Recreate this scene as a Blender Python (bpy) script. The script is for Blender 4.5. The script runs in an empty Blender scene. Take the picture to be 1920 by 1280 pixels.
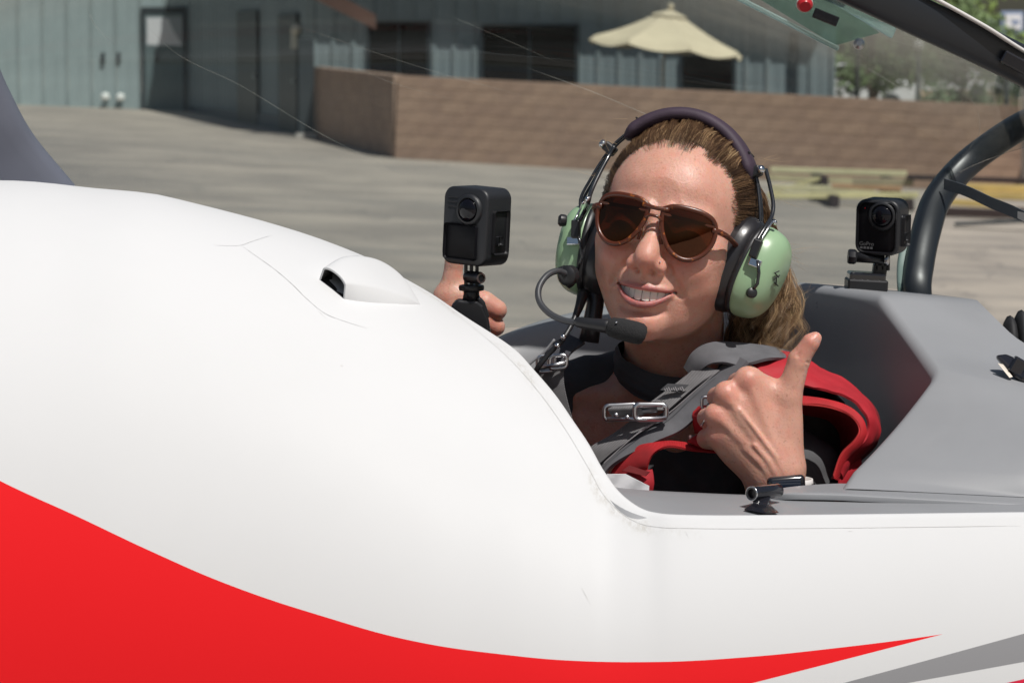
import bpy, bmesh, math, random
import numpy as np
from mathutils import Vector, Matrix
from math import radians, sin, cos, tan, pi, sqrt, atan2

R = random.Random(7)
C = bpy.context.scene.collection
sc = bpy.context.scene

# ------------------------------------------------------------------ camera, light, exposure
CAMZ = 1.97
F = 5760.0                       # focal length in photo pixels (photo 1920 wide)
TP = 530 / F                     # tangent of the downward pitch
PITCH = math.atan(TP)
cam_d = bpy.data.cameras.new('camera')
cam = bpy.data.objects.new('camera', cam_d); C.objects.link(cam)
cam.location = (0, 0, CAMZ); cam.rotation_euler = (pi / 2 - PITCH, 0, 0)
cam_d.sensor_width = 36; cam_d.lens = 36 * F / 1920
cam_d.clip_end = 3000; cam_d.clip_start = 0.1
cam_d.dof.use_dof = True; cam_d.dof.focus_distance = 2.93; cam_d.dof.aperture_fstop = 18
sc.camera = cam

SUN = Vector((0.30, -0.45, 0.90)).normalized()
w = bpy.data.worlds.new('World'); sc.world = w; w.use_nodes = True
nt = w.node_tree; bg = nt.nodes['Background']
sky = nt.nodes.new('ShaderNodeTexSky'); sky.sky_type = 'NISHITA'; sky.sun_disc = False
sky.sun_elevation = math.asin(SUN.z); sky.sun_rotation = atan2(SUN.x, SUN.y)
sky.air_density = 1.3; sky.dust_density = 2.5; sky.ozone_density = 1.5
nt.links.new(sky.outputs[0], bg.inputs[0]); bg.inputs[1].default_value = 0.05
ld = bpy.data.lights.new('sun', 'SUN'); ld.energy = 4.5; ld.angle = radians(0.53); ld.color = (1, 0.965, 0.92)
lo = bpy.data.objects.new('sun', ld); C.objects.link(lo)
lo.rotation_euler = (-SUN).to_track_quat('-Z', 'Y').to_euler(); lo.location = (5, -5, 12)
sc.view_settings.view_transform = 'Standard'; sc.view_settings.look = 'None'
sc.view_settings.exposure = -0.18; sc.view_settings.gamma = 1; sc.view_settings.use_curve_mapping = False
sc.render.engine = 'CYCLES'
sc.cycles.use_denoising = True
sc.cycles.max_bounces = 10; sc.cycles.transparent_max_bounces = 12
sc.cycles.sample_clamp_indirect = 8

# ------------------------------------------------------------------ helpers
def P(px, py, d):
    """world point seen at photo pixel (px,py), at distance d along +Y"""
    u = (px - 960) / F; v = (640 - py) / F
    y = cos(PITCH) + sin(PITCH) * v; z = -sin(PITCH) + cos(PITCH) * v
    return Vector((u * d / y, d, CAMZ + z * d / y))

def PXof(p):
    x, y, z = p[0], p[1], p[2] - CAMZ
    f = y * cos(PITCH) - z * sin(PITCH); v = y * sin(PITCH) + z * cos(PITCH)
    return 960 + F * x / f, 640 - F * v / f

def tag(o, label=None, cat=None, group=None, kind=None):
    if label: o['label'] = label
    if cat: o['category'] = cat
    if group: o['group'] = group
    if kind: o['kind'] = kind
    return o

def empty(name, loc=(0, 0, 0), label=None, cat=None, group=None):
    o = bpy.data.objects.new(name, None); C.objects.link(o); o.location = loc
    o.empty_display_size = 0.1
    return tag(o, label, cat, group)

def link(name, me, mats, parent=None, smooth=False, world=True):
    o = bpy.data.objects.new(name, me); C.objects.link(o)
    for m in (mats if isinstance(mats, (list, tuple)) else [mats]):
        if m.name not in me.materials: me.materials.append(m)
    if smooth: me.polygons.foreach_set('use_smooth', [True] * len(me.polygons))
    if parent:
        o.parent = parent
        if world:
            # parents only carry a translation / matrix_basis: undo it so that coordinates stay world ones
            chain = []; q = parent
            while q: chain.append(q); q = q.parent
            W = Matrix.Identity(4)
            for q in reversed(chain): W = W @ (q.matrix_parent_inverse if q.parent else Matrix.Identity(4)) @ q.matrix_basis
            o.matrix_parent_inverse = W.inverted()
    return o

def mesh(verts, faces):
    me = bpy.data.meshes.new('m'); me.from_pydata([tuple(v) for v in verts], [], [tuple(int(i) for i in f) for f in faces]); me.validate(); me.update()
    return me

class MB:
    """collects shapes, builds one mesh"""
    def __init__(s): s.v = []; s.f = []
    def add(s, vs, fs):
        b = len(s.v); s.v += [Vector(v) for v in vs]; s.f += [tuple(i + b for i in f) for f in fs]; return s
    def box(s, c, size, M=None):
        x, y, z = [q / 2 for q in size]; c = Vector(c)
        vs = [Vector((sx * x, sy * y, sz * z)) for sx in (-1, 1) for sy in (-1, 1) for sz in (-1, 1)]
        if M: vs = [M @ v for v in vs]
        return s.add([c + v for v in vs], [(0, 1, 3, 2), (4, 6, 7, 5), (0, 4, 5, 1), (2, 3, 7, 6), (0, 2, 6, 4), (1, 5, 7, 3)])
    def tube(s, pts, r, n=8, cap=True):
        pts = [Vector(p) for p in pts]; m = len(pts)
        rs = r if isinstance(r, (list, tuple)) else [r] * m
        tan_ = [(pts[min(i + 1, m - 1)] - pts[max(i - 1, 0)]).normalized() for i in range(m)]
        up = Vector((0, 0, 1)) if abs(tan_[0].z) < .9 else Vector((1, 0, 0))
        a = tan_[0].cross(up).normalized(); vs = []
        for i in range(m):
            a = (a - tan_[i] * a.dot(tan_[i])).normalized(); b = tan_[i].cross(a)
            for k in range(n):
                t = 2 * pi * k / n; vs.append(pts[i] + (a * cos(t) + b * sin(t)) * rs[i])
        fs = [(i * n + k, i * n + (k + 1) % n, (i + 1) * n + (k + 1) % n, (i + 1) * n + k) for i in range(m - 1) for k in range(n)]
        if cap: fs += [tuple(range(n - 1, -1, -1)), tuple((m - 1) * n + k for k in range(n))]
        return s.add(vs, fs)
    def lathe(s, prof, c, axis, n=32, caps=True):
        """prof: (radius, height along axis)"""
        axis = Vector(axis).normalized(); up = Vector((0, 0, 1)) if abs(axis.z) < .9 else Vector((1, 0, 0))
        a = axis.cross(up).normalized(); b = axis.cross(a); c = Vector(c); vs = []
        for (r, h) in prof:
            for k in range(n):
                t = 2 * pi * k / n; vs.append(c + axis * h + (a * cos(t) + b * sin(t)) * r)
        m = len(prof)
        fs = [(i * n + k, (i + 1) * n + k, (i + 1) * n + (k + 1) % n, i * n + (k + 1) % n) for i in range(m - 1) for k in range(n)]
        if caps: fs += [tuple(range(n)), tuple((m - 1) * n + k for k in range(n - 1, -1, -1))]
        return s.add(vs, fs)
    def ball(s, c, r, n=12, M=None):
        vs = []; fs = []; c = Vector(c); r = (r, r, r) if not isinstance(r, (tuple, list)) else r
        for i in range(n + 1):
            for k in range(2 * n):
                th = pi * i / n; ph = pi * k / n
                v = Vector((r[0] * sin(th) * cos(ph), r[1] * sin(th) * sin(ph), r[2] * cos(th)))
                vs.append(c + (M @ v if M else v))
        for i in range(n):
            for k in range(2 * n):
                fs.append((i * 2 * n + k, (i + 1) * 2 * n + k, (i + 1) * 2 * n + (k + 1) % (2 * n), i * 2 * n + (k + 1) % (2 * n)))
        return s.add(vs, fs)
    def grid(s, rows, closed=False, flip=False):
        """rows: list of equal-length point lists"""
        n = len(rows[0]); vs = [p for r in rows for p in r]; fs = []
        for i in range(len(rows) - 1):
            for k in range(n if closed else n - 1):
                f = (i * n + k, i * n + (k + 1) % n, (i + 1) * n + (k + 1) % n, (i + 1) * n + k)
                fs.append(f[::-1] if flip else f)
        return s.add(vs, fs)
    def sheet(s, rows, t):
        """a grid with thickness t along its normals"""
        n = len(rows[0]); m = len(rows); rows = [[Vector(p) for p in r] for r in rows]; back = []
        for i in range(m):
            b = []
            for k in range(n):
                du = rows[min(i + 1, m - 1)][k] - rows[max(i - 1, 0)][k]; dv = rows[i][min(k + 1, n - 1)] - rows[i][max(k - 1, 0)]
                nn = du.cross(dv); nn = nn.normalized() if nn.length > 1e-12 else Vector((0, 0, 1))
                b.append(rows[i][k] - nn * t)
            back.append(b)
        s.grid(rows); s.grid(back, flip=True)
        bd = [(i, 0) for i in range(m)] + [(m - 1, k) for k in range(1, n)] + [(i, n - 1) for i in range(m - 2, -1, -1)] + [(0, k) for k in range(n - 2, 0, -1)]
        s.grid([[rows[i][k] for i, k in bd], [back[i][k] for i, k in bd]], closed=True)
        return s
    def build(s, name, mats, parent=None, smooth=False, bevel=0, seg=2, weld=False, auto=None):
        me = mesh(s.v, s.f)
        bm = bmesh.new(); bm.from_mesh(me)
        if weld: bmesh.ops.remove_doubles(bm, verts=bm.verts, dist=1e-6)
        if weld or bevel: bmesh.ops.dissolve_degenerate(bm, edges=bm.edges, dist=1e-7)
        bmesh.ops.recalc_face_normals(bm, faces=bm.faces)
        bm.to_mesh(me); bm.free()
        o = link(name, me, mats, parent, smooth)
        if bevel:
            md = o.modifiers.new('Bevel', 'BEVEL'); md.width = bevel; md.segments = seg; md.limit_method = 'ANGLE'; md.angle_limit = radians(35)
            if smooth: md.harden_normals = False
        if auto is not None: autosmooth(me, auto)
        return o

def autosmooth(me, deg):
    bm = bmesh.new(); bm.from_mesh(me)
    for f in bm.faces: f.smooth = True
    for e in bm.edges:
        if len(e.link_faces) == 2 and e.calc_face_angle(0) > radians(deg): e.smooth = False
    bm.to_mesh(me); bm.free()

def spline(pts, n):
    """Catmull-Rom through pts (tuples of any length), n samples"""
    pts = [np.array(p, float) for p in pts]; m = len(pts)
    d = [0.0]
    for i in range(1, m): d.append(d[-1] + max(1e-6, np.linalg.norm(pts[i][:3] - pts[i - 1][:3])) ** .7)
    out = []
    for j in range(n):
        t = d[-1] * j / (n - 1); i = min(max(k for k in range(m) if d[k] <= t + 1e-9), m - 2)
        u = (t - d[i]) / (d[i + 1] - d[i]); dt = d[i + 1] - d[i]
        def tg(k):
            if k == 0: return (pts[1] - pts[0]) / (d[1] - d[0])
            if k == m - 1: return (pts[-1] - pts[-2]) / (d[-1] - d[-2])
            return (pts[k + 1] - pts[k - 1]) / (d[k + 1] - d[k - 1])
        h = [2 * u**3 - 3 * u**2 + 1, u**3 - 2 * u**2 + u, -2 * u**3 + 3 * u**2, u**3 - u**2]
        out.append(h[0] * pts[i] + h[1] * dt * tg(i) + h[2] * pts[i + 1] + h[3] * dt * tg(i + 1))
    return out

def curveP(pts, n): return [Vector(q) for q in spline([tuple(P(*p)) for p in pts], n)]

# ------------------------------------------------------------------ materials
MATS = {}
def mat(name, col, rough=.5, metal=0, bump=0, bscale=50, var=0, vscale=5, coat=0, sss=0, spec=.5, alpha=1, mix=None, detail=4, dist=.001, stretch=None, obj=True):
    if name in MATS: return MATS[name]
    m = bpy.data.materials.new(name); m.use_nodes = True; t = m.node_tree; n = t.nodes; L = t.links
    b = n['Principled BSDF']; b.inputs['Base Color'].default_value = (*col, 1); b.inputs['Roughness'].default_value = rough
    b.inputs['Metallic'].default_value = metal; b.inputs['Coat Weight'].default_value = coat; b.inputs['Coat Roughness'].default_value = .05
    b.inputs['Specular IOR Level'].default_value = spec
    if sss:
        b.inputs['Subsurface Weight'].default_value = sss; b.inputs['Subsurface Radius'].default_value = (1, .35, .2); b.inputs['Subsurface Scale'].default_value = .006
    tc = n.new('ShaderNodeTexCoord'); src = tc.outputs['Object']
    if stretch:
        mp = n.new('ShaderNodeMapping'); mp.inputs['Scale'].default_value = stretch; L.new(src, mp.inputs[0]); src = mp.outputs[0]
    if var:
        ns = n.new('ShaderNodeTexNoise'); ns.inputs['Scale'].default_value = vscale; ns.inputs['Detail'].default_value = 6; L.new(src, ns.inputs['Vector'])
        mx = n.new('ShaderNodeMix'); mx.data_type = 'RGBA'
        c2 = mix or tuple(c * (1 - var) for c in col)
        mr = n.new('ShaderNodeMapRange'); mr.inputs[1].default_value = .35; mr.inputs[2].default_value = .65; L.new(ns.outputs[0], mr.inputs[0])
        L.new(mr.outputs[0], mx.inputs[0]); mx.inputs[6].default_value = (*col, 1); mx.inputs[7].default_value = (*c2, 1)
        L.new(mx.outputs[2], b.inputs['Base Color'])
    if bump:
        ns = n.new('ShaderNodeTexNoise'); ns.inputs['Scale'].default_value = bscale; ns.inputs['Detail'].default_value = detail; L.new(src, ns.inputs['Vector'])
        bp = n.new('ShaderNodeBump'); bp.inputs['Strength'].default_value = bump; bp.inputs['Distance'].default_value = dist
        L.new(ns.outputs[0], bp.inputs['Height']); L.new(bp.outputs[0], b.inputs['Normal'])
    MATS[name] = m; return m

def noise_node(t, scale, detail=4, vec=None, rough=.5):
    ns = t.nodes.new('ShaderNodeTexNoise'); ns.inputs['Scale'].default_value = scale; ns.inputs['Detail'].default_value = detail; ns.inputs['Roughness'].default_value = rough
    if vec: t.links.new(vec, ns.inputs['Vector'])
    return ns
def mix_col(t, fac, a, b):
    mx = t.nodes.new('ShaderNodeMix'); mx.data_type = 'RGBA'
    for s, v in ((0, fac), (6, a), (7, b)):
        if isinstance(v, (int, float)): mx.inputs[s].default_value = v
        elif isinstance(v, tuple): mx.inputs[s].default_value = (*v, 1)
        else: t.links.new(v, mx.inputs[s])
    return mx.outputs[2]
def rng(t, v, a, b, c=0, d=1):
    mr = t.nodes.new('ShaderNodeMapRange'); mr.inputs[1].default_value = a; mr.inputs[2].default_value = b; mr.inputs[3].default_value = c; mr.inputs[4].default_value = d
    t.links.new(v, mr.inputs[0]); return mr.outputs[0]
def math_node(t, op, a, b=0):
    m = t.nodes.new('ShaderNodeMath'); m.operation = op
    for i, v in ((0, a), (1, b)):
        if isinstance(v, (int, float)): m.inputs[i].default_value = v
        else: t.links.new(v, m.inputs[i])
    return m.outputs[0]

def glass_mat(name, tint, ior=1.49, rough=0.0, haze=0, hazecol=(.8, .85, .85), refl=1.0):
    """thin clear plastic: tinted transmission plus its surface reflection, a little scattering dust"""
    m = bpy.data.materials.new(name); m.use_nodes = True; t = m.node_tree; n = t.nodes; L = t.links
    n.remove(n['Principled BSDF']); out = n['Material Output']
    tr = n.new('ShaderNodeBsdfTransparent'); tr.inputs[0].default_value = (*tint, 1)
    gl = n.new('ShaderNodeBsdfGlossy'); gl.inputs['Roughness'].default_value = rough
    lw = n.new('ShaderNodeLayerWeight'); lw.inputs[0].default_value = .5; r0 = ((ior - 1) / (ior + 1)) ** 2
    fac = math_node(t, 'ADD', math_node(t, 'MULTIPLY', math_node(t, 'POWER', lw.outputs['Facing'], 4.5), (1 - r0) * refl), r0 * refl)
    mx = n.new('ShaderNodeMixShader'); L.new(fac, mx.inputs[0]); L.new(tr.outputs[0], mx.inputs[1]); L.new(gl.outputs[0], mx.inputs[2])
    last = mx.outputs[0]
    if haze:
        df = n.new('ShaderNodeBsdfDiffuse'); df.inputs[0].default_value = (*hazecol, 1)
        m2 = n.new('ShaderNodeMixShader')
        tc = n.new('ShaderNodeTexCoord'); ns = noise_node(t, 6, 5, tc.outputs['Object'])
        L.new(rng(t, ns.outputs[0], .3, .7, haze * .6, haze * 1.4), m2.inputs[0])
        L.new(last, m2.inputs[1]); L.new(df.outputs[0], m2.inputs[2]); last = m2.outputs[0]
    L.new(last, out.inputs[0]); MATS[name] = m; return m

# ------------------------------------------------------------------ ground
def gz(x, y):
    return -0.96 * math.tanh(x / 20) * min(1, max(0, y / 30)) + .0038 * y

def ground():
    xs = sorted(set([-1500, -800, -400, -200, -100, -70] + list(range(-50, 51, 4)) + [70, 100, 200, 400, 800, 1500]))
    ys = [-600, -200, -60, -20, -5] + list(range(0, 121, 4)) + [140, 200, 300, 500, 900, 1800, 2600]
    me_v = [(x, y, gz(x, min(y, 200))) for y in ys for x in xs]; n = len(xs)
    fs = [(j * n + i, j * n + i + 1, (j + 1) * n + i + 1, (j + 1) * n + i) for j in range(len(ys) - 1) for i in range(n - 1)]
    m = bpy.data.materials.new('asphalt'); m.use_nodes = True; t = m.node_tree; b = t.nodes['Principled BSDF']; L = t.links
    tc = t.nodes.new('ShaderNodeTexCoord'); o = tc.outputs['Object']
    n1 = noise_node(t, .55, 5, o, .6); n2 = noise_node(t, 3.0, 5, o, .65); n3 = noise_node(t, 45, 3, o)
    mp = t.nodes.new('ShaderNodeMapping'); mp.inputs['Scale'].default_value = (.10, .55, 1); L.new(o, mp.inputs[0]); n4 = noise_node(t, 2.0, 4, mp.outputs[0], .6)
    c = mix_col(t, rng(t, n1.outputs[0], .35, .65), (.265, .235, .20), (.42, .37, .305))
    c = mix_col(t, rng(t, n4.outputs[0], .48, .66, 0, .6), c, (.19, .178, .162))
    c = mix_col(t, rng(t, n2.outputs[0], .55, .8, 0, .5), c, (.13, .125, .12))
    c = mix_col(t, rng(t, n3.outputs[0], .4, .8, 0, .35), c, (.42, .38, .32))
    # sealed crack lines
    vo = t.nodes.new('ShaderNodeTexVoronoi'); vo.feature = 'DISTANCE_TO_EDGE'; vo.inputs['Scale'].default_value = .35
    wn = noise_node(t, 1.2, 4, o); va = t.nodes.new('ShaderNodeVectorMath'); va.operation = 'ADD'; L.new(o, va.inputs[0]); L.new(wn.outputs[1], va.inputs[1]); L.new(va.outputs[0], vo.inputs['Vector'])
    c = mix_col(t, rng(t, vo.outputs['Distance'], .003, .010, .4, 0), c, (.10, .10, .10))
    L.new(c, b.inputs['Base Color']); b.inputs['Roughness'].default_value = .85
    bp = t.nodes.new('ShaderNodeBump'); bp.inputs['Strength'].default_value = .5; bp.inputs['Distance'].default_value = .01; L.new(n3.outputs[0], bp.inputs['Height']); L.new(bp.outputs[0], b.inputs['Normal'])
    tag(link('ground', mesh(me_v, fs), m, smooth=True), 'pale weathered asphalt apron with dark patches and cracks', 'ground', kind='structure')
ground()

# a pale concrete strip at the building's foot, seen as a lighter band
# ------------------------------------------------------------------ hangar buildings behind
panel_m = []
for i, k in enumerate((1.0, .94, 1.05)):
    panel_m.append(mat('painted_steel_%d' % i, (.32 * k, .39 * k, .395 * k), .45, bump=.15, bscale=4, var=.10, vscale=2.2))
shade_steel_m = [mat('shade_steel_%d' % i, (.24 * k, .29 * k, .30 * k), .5, bump=.15, bscale=4, var=.10, vscale=2.2) for i, k in enumerate((1.0, .94, 1.05))]  # darker copies of the painted steel, putting shade into the wall colour
trim_m = mat('dark_trim', (.035, .045, .05), .5)
dark_glass = mat('dark_window_glass', (.012, .013, .014), .08, var=.5, vscale=1.5)
door_m = mat('door_paint', (.125, .17, .175), .5, var=.12, vscale=2)

_panel_cache = {}
def panel_mesh(width, height, key, ms=None):
    ms = ms or panel_m; k = (round(width, 3), round(height, 2), key, ms[0].name)
    if k in _panel_cache: return _panel_cache[k]
    # standing-seam profile: a flat pan with a raised rib at each side and a low middle rib
    w2 = width - .012; prof = [(0, 0), (0, -.035), (.035, -.035), (.05, 0), (w2 * .48, 0), (w2 * .49, -.010), (w2 * .53, -.010), (w2 * .54, 0), (w2 - .05, 0), (w2 - .035, -.035), (w2, -.035), (w2, 0)]
    vs = [(x, y, z) for z in (0, height) for x, y in prof]; n = len(prof)
    fs = [(i, i + 1, n + i + 1, n + i) for i in range(n - 1)]
    me = mesh(vs, fs); me.materials.append(ms[key]); _panel_cache[k] = me; return me

def wall_frame(p0, p1):
    """matrix with x along p0->p1 (in plan), y into the wall, z up; origin p0"""
    d = Vector((p1[0] - p0[0], p1[1] - p0[1], 0)); Ln = d.length; d.normalize()
    y = Vector((0, 0, 1)).cross(d)
    M = Matrix((( d.x, y.x, 0, p0[0]), (d.y, y.y, 0, p0[1]), (0, 0, 1, 0), (0, 0, 0, 1)))
    return M, Ln

def panel_wall(parent, p0, p1, top, step=.6, ms=None):
    M, Ln = wall_frame(p0, p1); nseg = max(1, round(Ln / step)); st = Ln / nseg
    for i in range(nseg):
        q = M @ Vector((i * st, 0, 0)); base = gz(q.x, q.y) - .1
        o = bpy.data.objects.new('panel', panel_mesh(st, top - base, R.choice((0, 0, 1, 2)), ms)); C.objects.link(o)
        o.parent = parent; o.matrix_parent_inverse = parent.matrix_basis.inverted(); o.matrix_basis = M @ Matrix.Translation((i * st, 0, base))
    return M, Ln

def wall_box(parent, name, M, x0, x1, z0, z1, y0, y1, m, bevel=0):
    mb = MB(); mb.box(((x0 + x1) / 2, (y0 + y1) / 2, (z0 + z1) / 2), (x1 - x0, y1 - y0, z1 - z0))
    mb.v = [M @ v for v in mb.v]
    return mb.build(name, m, parent, bevel=bevel)

def along(M, px):
    """distance along a wall at which photo column px meets it"""
    o = M.translation; d = M.col[0].xyz; u = (px - 960) / (F * cos(PITCH))
    return (u * o.y - o.x) / (d.x - u * d.y)
def height_at(M, x, py):
    q = M @ Vector((x, 0, 0)); return P(*PXof((q.x, q.y, 2)), q.y).z if False else P(960, py, q.y).z

A0 = (-22.0, 77.0); A1 = (P(357, 200, 77).x, 77.0); A2 = (P(590, 260, 61).x, 61.0)
hangar = empty('hangar', (A1[0], A1[1], gz(*A1)), 'pale blue corrugated steel hangar with a grey door, farther off than the block wall', 'hangar')
Mh, Lh = wall_frame(A0, A1)
dx0, dx1 = along(Mh, 272), along(Mh, 357) - .02; dz = height_at(Mh, dx0, 14)
panel_wall(hangar, A0, A1, 6.2, .6)
gb = gz(A1[0], 77)
wall_box(hangar, 'door_frame', Mh, dx0, dx0 + .09, gb, dz, -.11, -.038, trim_m)
wall_box(hangar, 'door_frame', Mh, dx1 - .09, dx1, gb, dz, -.11, -.038, trim_m)
wall_box(hangar, 'door_frame', Mh, dx0 + .09, dx1 - .09, dz - .14, dz, -.11, -.038, trim_m)
dr = wall_box(hangar, 'door', Mh, dx0 + .09, dx1 - .09, gb, dz - .14, -.085, -.037, door_m)
wz0, wz1 = height_at(Mh, dx0, 86), height_at(Mh, dx0, 32)
wpane = mat('sky_reflecting_pane', (.30, .34, .36), .05, metal=.0, spec=.9)
wall_box(dr, 'window_pane', Mh, along(Mh, 281), along(Mh, 350), wz0, wz1, -.092, -.0855, wpane)
pane_reflection_m = mat('pale_reflection', (.62, .63, .64), .8)  # pale shape painting the bright reflection in the door pane
mb = MB(); a, b_ = along(Mh, 283), along(Mh, 349)
mb.add([Mh @ Vector(q) for q in ((a, -.0945, wz0 + .03), (b_, -.0945, wz0), (a + (b_ - a) * .78, -.0945, wz0 + .3), (a + (b_ - a) * .58, -.0945, wz1 - .04), (a + (b_ - a) * .42, -.0945, wz1 - .02), (a, -.0945, wz1 - .03))], [(0, 1, 2, 3, 4, 5)])
mb.build('pane_reflection', pane_reflection_m, dr)
wall_box(dr, 'handle', Mh, along(Mh, 297), along(Mh, 303), height_at(Mh, dx0, 116), height_at(Mh, dx0, 90), -.13, -.0855, trim_m)
for px in (200, 229):
    x = along(Mh, px)
    wall_box(hangar, 'vent_cover', Mh, x - .045, x + .045, height_at(Mh, x, 120), height_at(Mh, x, 99), -.075, -.036, trim_m)
# shaded return wall coming toward the apron
Mr, Lr = wall_frame(A1, A2)
d1 = (along(Mr, 455), along(Mr, 492)); d2 = (along(Mr, 533), along(Mr, 566))
zt1 = height_at(Mr, d1[0], 22); zt2 = height_at(Mr, d2[0], 28)
panel_wall(hangar, A1, A2, 6.2, .6, shade_steel_m)
for (a, b_), zt in ((d1, zt1), (d2, zt2)):
    q = Mr @ Vector((a, 0, 0)); g0 = gz(q.x, q.y)
    dd = wall_box(hangar, 'door', Mr, a, b_, g0 - .05, zt, -.08, -.037, mat('black_door', (.02, .024, .028), .5))
    wall_box(dd, 'handle', Mr, b_ - .18, b_ - .10, g0 + 1.0, g0 + 1.08, -.14, -.081, mat('steel', (.5, .5, .5), .3, 1))
wall_box(hangar, 'base_trim', Mr, 0, Lr, gz(*A1) - .3, gz(*A1) + .12, -.06, -.037, mat('kick_trim', (.04, .06, .09), .5))
# roof slab (out of frame above, shades the upper walls)
def slab(parent, name, pts, z, th, m):
    mb = MB(); n = len(pts); zs = z if hasattr(z, '__len__') else [z] * n
    vs = [(x, y, q) for (x, y), q in zip(pts, zs)] + [(x, y, q + th) for (x, y), q in zip(pts, zs)]
    fs = [tuple(range(n))[::-1], tuple(range(n, 2 * n))] + [(i, (i + 1) % n, n + (i + 1) % n, n + i) for i in range(n)]
    mb.add(vs, fs); return mb.build(name, m, parent)
roof_m = mat('roof_steel', (.30, .33, .34), .4)
slab(hangar, 'roof', [(-22, 76.7), (A1[0] + .3, 76.7), (A2[0], 61.3), (9, 58), (9, 95), (-22, 95)], 6.2, .25, roof_m)

# two hose bibs on short stand pipes at the hangar foot
for px in (205, 233):
    x = along(Mh, px); q = Mh @ Vector((x, -.22, 0)); g0 = gz(q.x, q.y)
    e = empty('stand_pipe', (q.x, q.y, g0), 'short white capped stand pipe at the hangar foot, ' + ('nearer the grey door' if px == 233 else 'farther from the grey door'), 'pipe', 'stand pipes at the hangar foot')
    MB().lathe([(.055, 0), (.055, .2)], (q.x, q.y, g0), (0, 0, 1), 10).build('pipe', mat('pipe_green', (.1, .13, .13), .5), e, smooth=False)
    MB().lathe([(.09, .2), (.11, .24), (.11, .32), (.06, .38)], (q.x, q.y, g0), (0, 0, 1), 12).build('cap', mat('white_paint_flat', (.75, .78, .75), .6), e)

# office front: facade behind the block wall
B0 = A2; B1 = (P(1562, 180, 58.1).x, 58.1)
office = empty('office_building', (B0[0], B0[1], gz(*B0)), 'blue grey steel office front with dark windows behind the block wall', 'building')
Mf, Lf = wall_frame(B0, B1)
wins = [(694, 811, 40, 150), (905, 1086, 46, 165), (1275, 1378, 100, 185), (1478, 1492, 60, 200)]
sk = []
for (a, b_, t, bt) in wins:
    xa, xb = along(Mf, a), along(Mf, b_); sk.append((xa, xb, height_at(Mf, xa, bt + 40), height_at(Mf, xa, t)))
panel_wall(office, B0, B1, 3.9, .42, shade_steel_m)
for (xa, xb, z0, z1) in sk:
    f = wall_box(office, 'window', Mf, xa, xb, z0, z1, -.085, -.037, trim_m)
    if xb - xa > .4:
        nn = 2 if xb - xa > 1.2 else 1
        for k in range(nn):
            u0 = xa + .05 + (xb - xa - .1) * k / nn + (.02 if k else 0); u1 = xa + .05 + (xb - xa - .1) * (k + 1) / nn - .02
            wall_box(f, 'pane', Mf, u0, u1, z0 + .05, z1 - .05, -.092, -.0852, dark_glass)
# overhang whose shadow falls across the facade
q0 = Mf @ Vector((-.1, -.66, 0)); q1 = Mf @ Vector((Lf + .3, -.66, 0)); q2 = Mf @ Vector((Lf + .3, 3.5, 0)); q3 = Mf @ Vector((-.1, 3.5, 0))
slab(office, 'roof', [(q.x, q.y) for q in (q0, q1, q2, q3)], (4.0, 3.55, 3.55, 4.0), .22, roof_m)
Me, Le = wall_frame(B1, (B1[0] - .4, B1[1] + 9))
panel_wall(office, B1, (B1[0] - .4, B1[1] + 9), 4.0, .6, shade_steel_m)
# slanting brown board standing in for a reflection in the canopy
fm = mat('brown_reflection', (.15, .085, .065), .6, var=.3, vscale=1)
ra = P(470, -60, 60.2); rb = P(705, 56, 59.6)
mb = MB(); dr_ = (rb - ra).normalized(); up = Vector((0, 0, 1)); hh = .28
mb.add([ra, rb, rb + up * hh, ra + up * hh * 1.4, ra + Vector((0, .05, 0)), rb + Vector((0, .05, 0)), rb + Vector((0, .05, hh)), ra + Vector((0, .05, hh * 1.4))],
       [(0, 1, 2, 3), (7, 6, 5, 4), (0, 4, 5, 1), (1, 5, 6, 2), (2, 6, 7, 3), (3, 7, 4, 0)])
mb.build('reflection_board', fm, office)
lamp = empty('wall_lamp', P(553, 95, 62.2), 'small cream wall lamp beside the dark doorway of the shaded return wall', 'lamp')
MB().box(P(552, 72, 62.2), (.14, .1, .42)).build('housing', mat('cream_plastic', (.55, .53, .45), .5), lamp, bevel=.02)
MB().ball(P(556, 55, 62.15), .1, 8).build('globe', MATS['cream_plastic'], lamp, smooth=True)
dsp = P(575, 245, 60.2); g0 = gz(dsp.x, dsp.y)
dp = empty('gate_post', (dsp.x, dsp.y, g0), 'dark steel gate post standing where the shaded wall meets the block wall', 'post')
zt = P(575, 72, 60.2).z
MB().box((dsp.x, dsp.y, (g0 + zt) / 2), (.30, .12, zt - g0)).build('post', trim_m, dp, bevel=.01)
MB().box((dsp.x, dsp.y, g0 + .05), (.42, .22, .1)).build('base', mat('pale_concrete', (.42, .40, .37), .8), dp, bevel=.01)

# ------------------------------------------------------------------ block wall: every block its own object
block_m = [mat('concrete_block_%d' % i, c, .9, bump=.5, bscale=60, var=.16, vscale=6, dist=.004) for i, c in enumerate(((.385, .262, .188), (.355, .24, .175), (.405, .278, .20), (.37, .252, .185)))]
mortar = mat('mortar', (.39, .28, .21), .95, bump=.4, bscale=80)
bw = empty('block_wall', (P(740, 295, 52).x, 52, gz(P(740, 295, 52).x, 52)), 'low brown concrete block wall enclosing the patio, its short side in shade', 'wall')
def block_mesh(Lb, hb, db, mi):
    mb = MB(); mb.box((Lb / 2, db / 2, hb / 2), (Lb, db, hb)); me = mesh(mb.v, mb.f)
    bm = bmesh.new(); bm.from_mesh(me); bmesh.ops.recalc_face_normals(bm, faces=bm.faces); bm.to_mesh(me); bm.free()
    me.materials.append(block_m[mi]); return me
BM = {(l, k): block_mesh(.39 if l else .19, .187, .19, k) for l in (0, 1) for k in range(4)}
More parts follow.
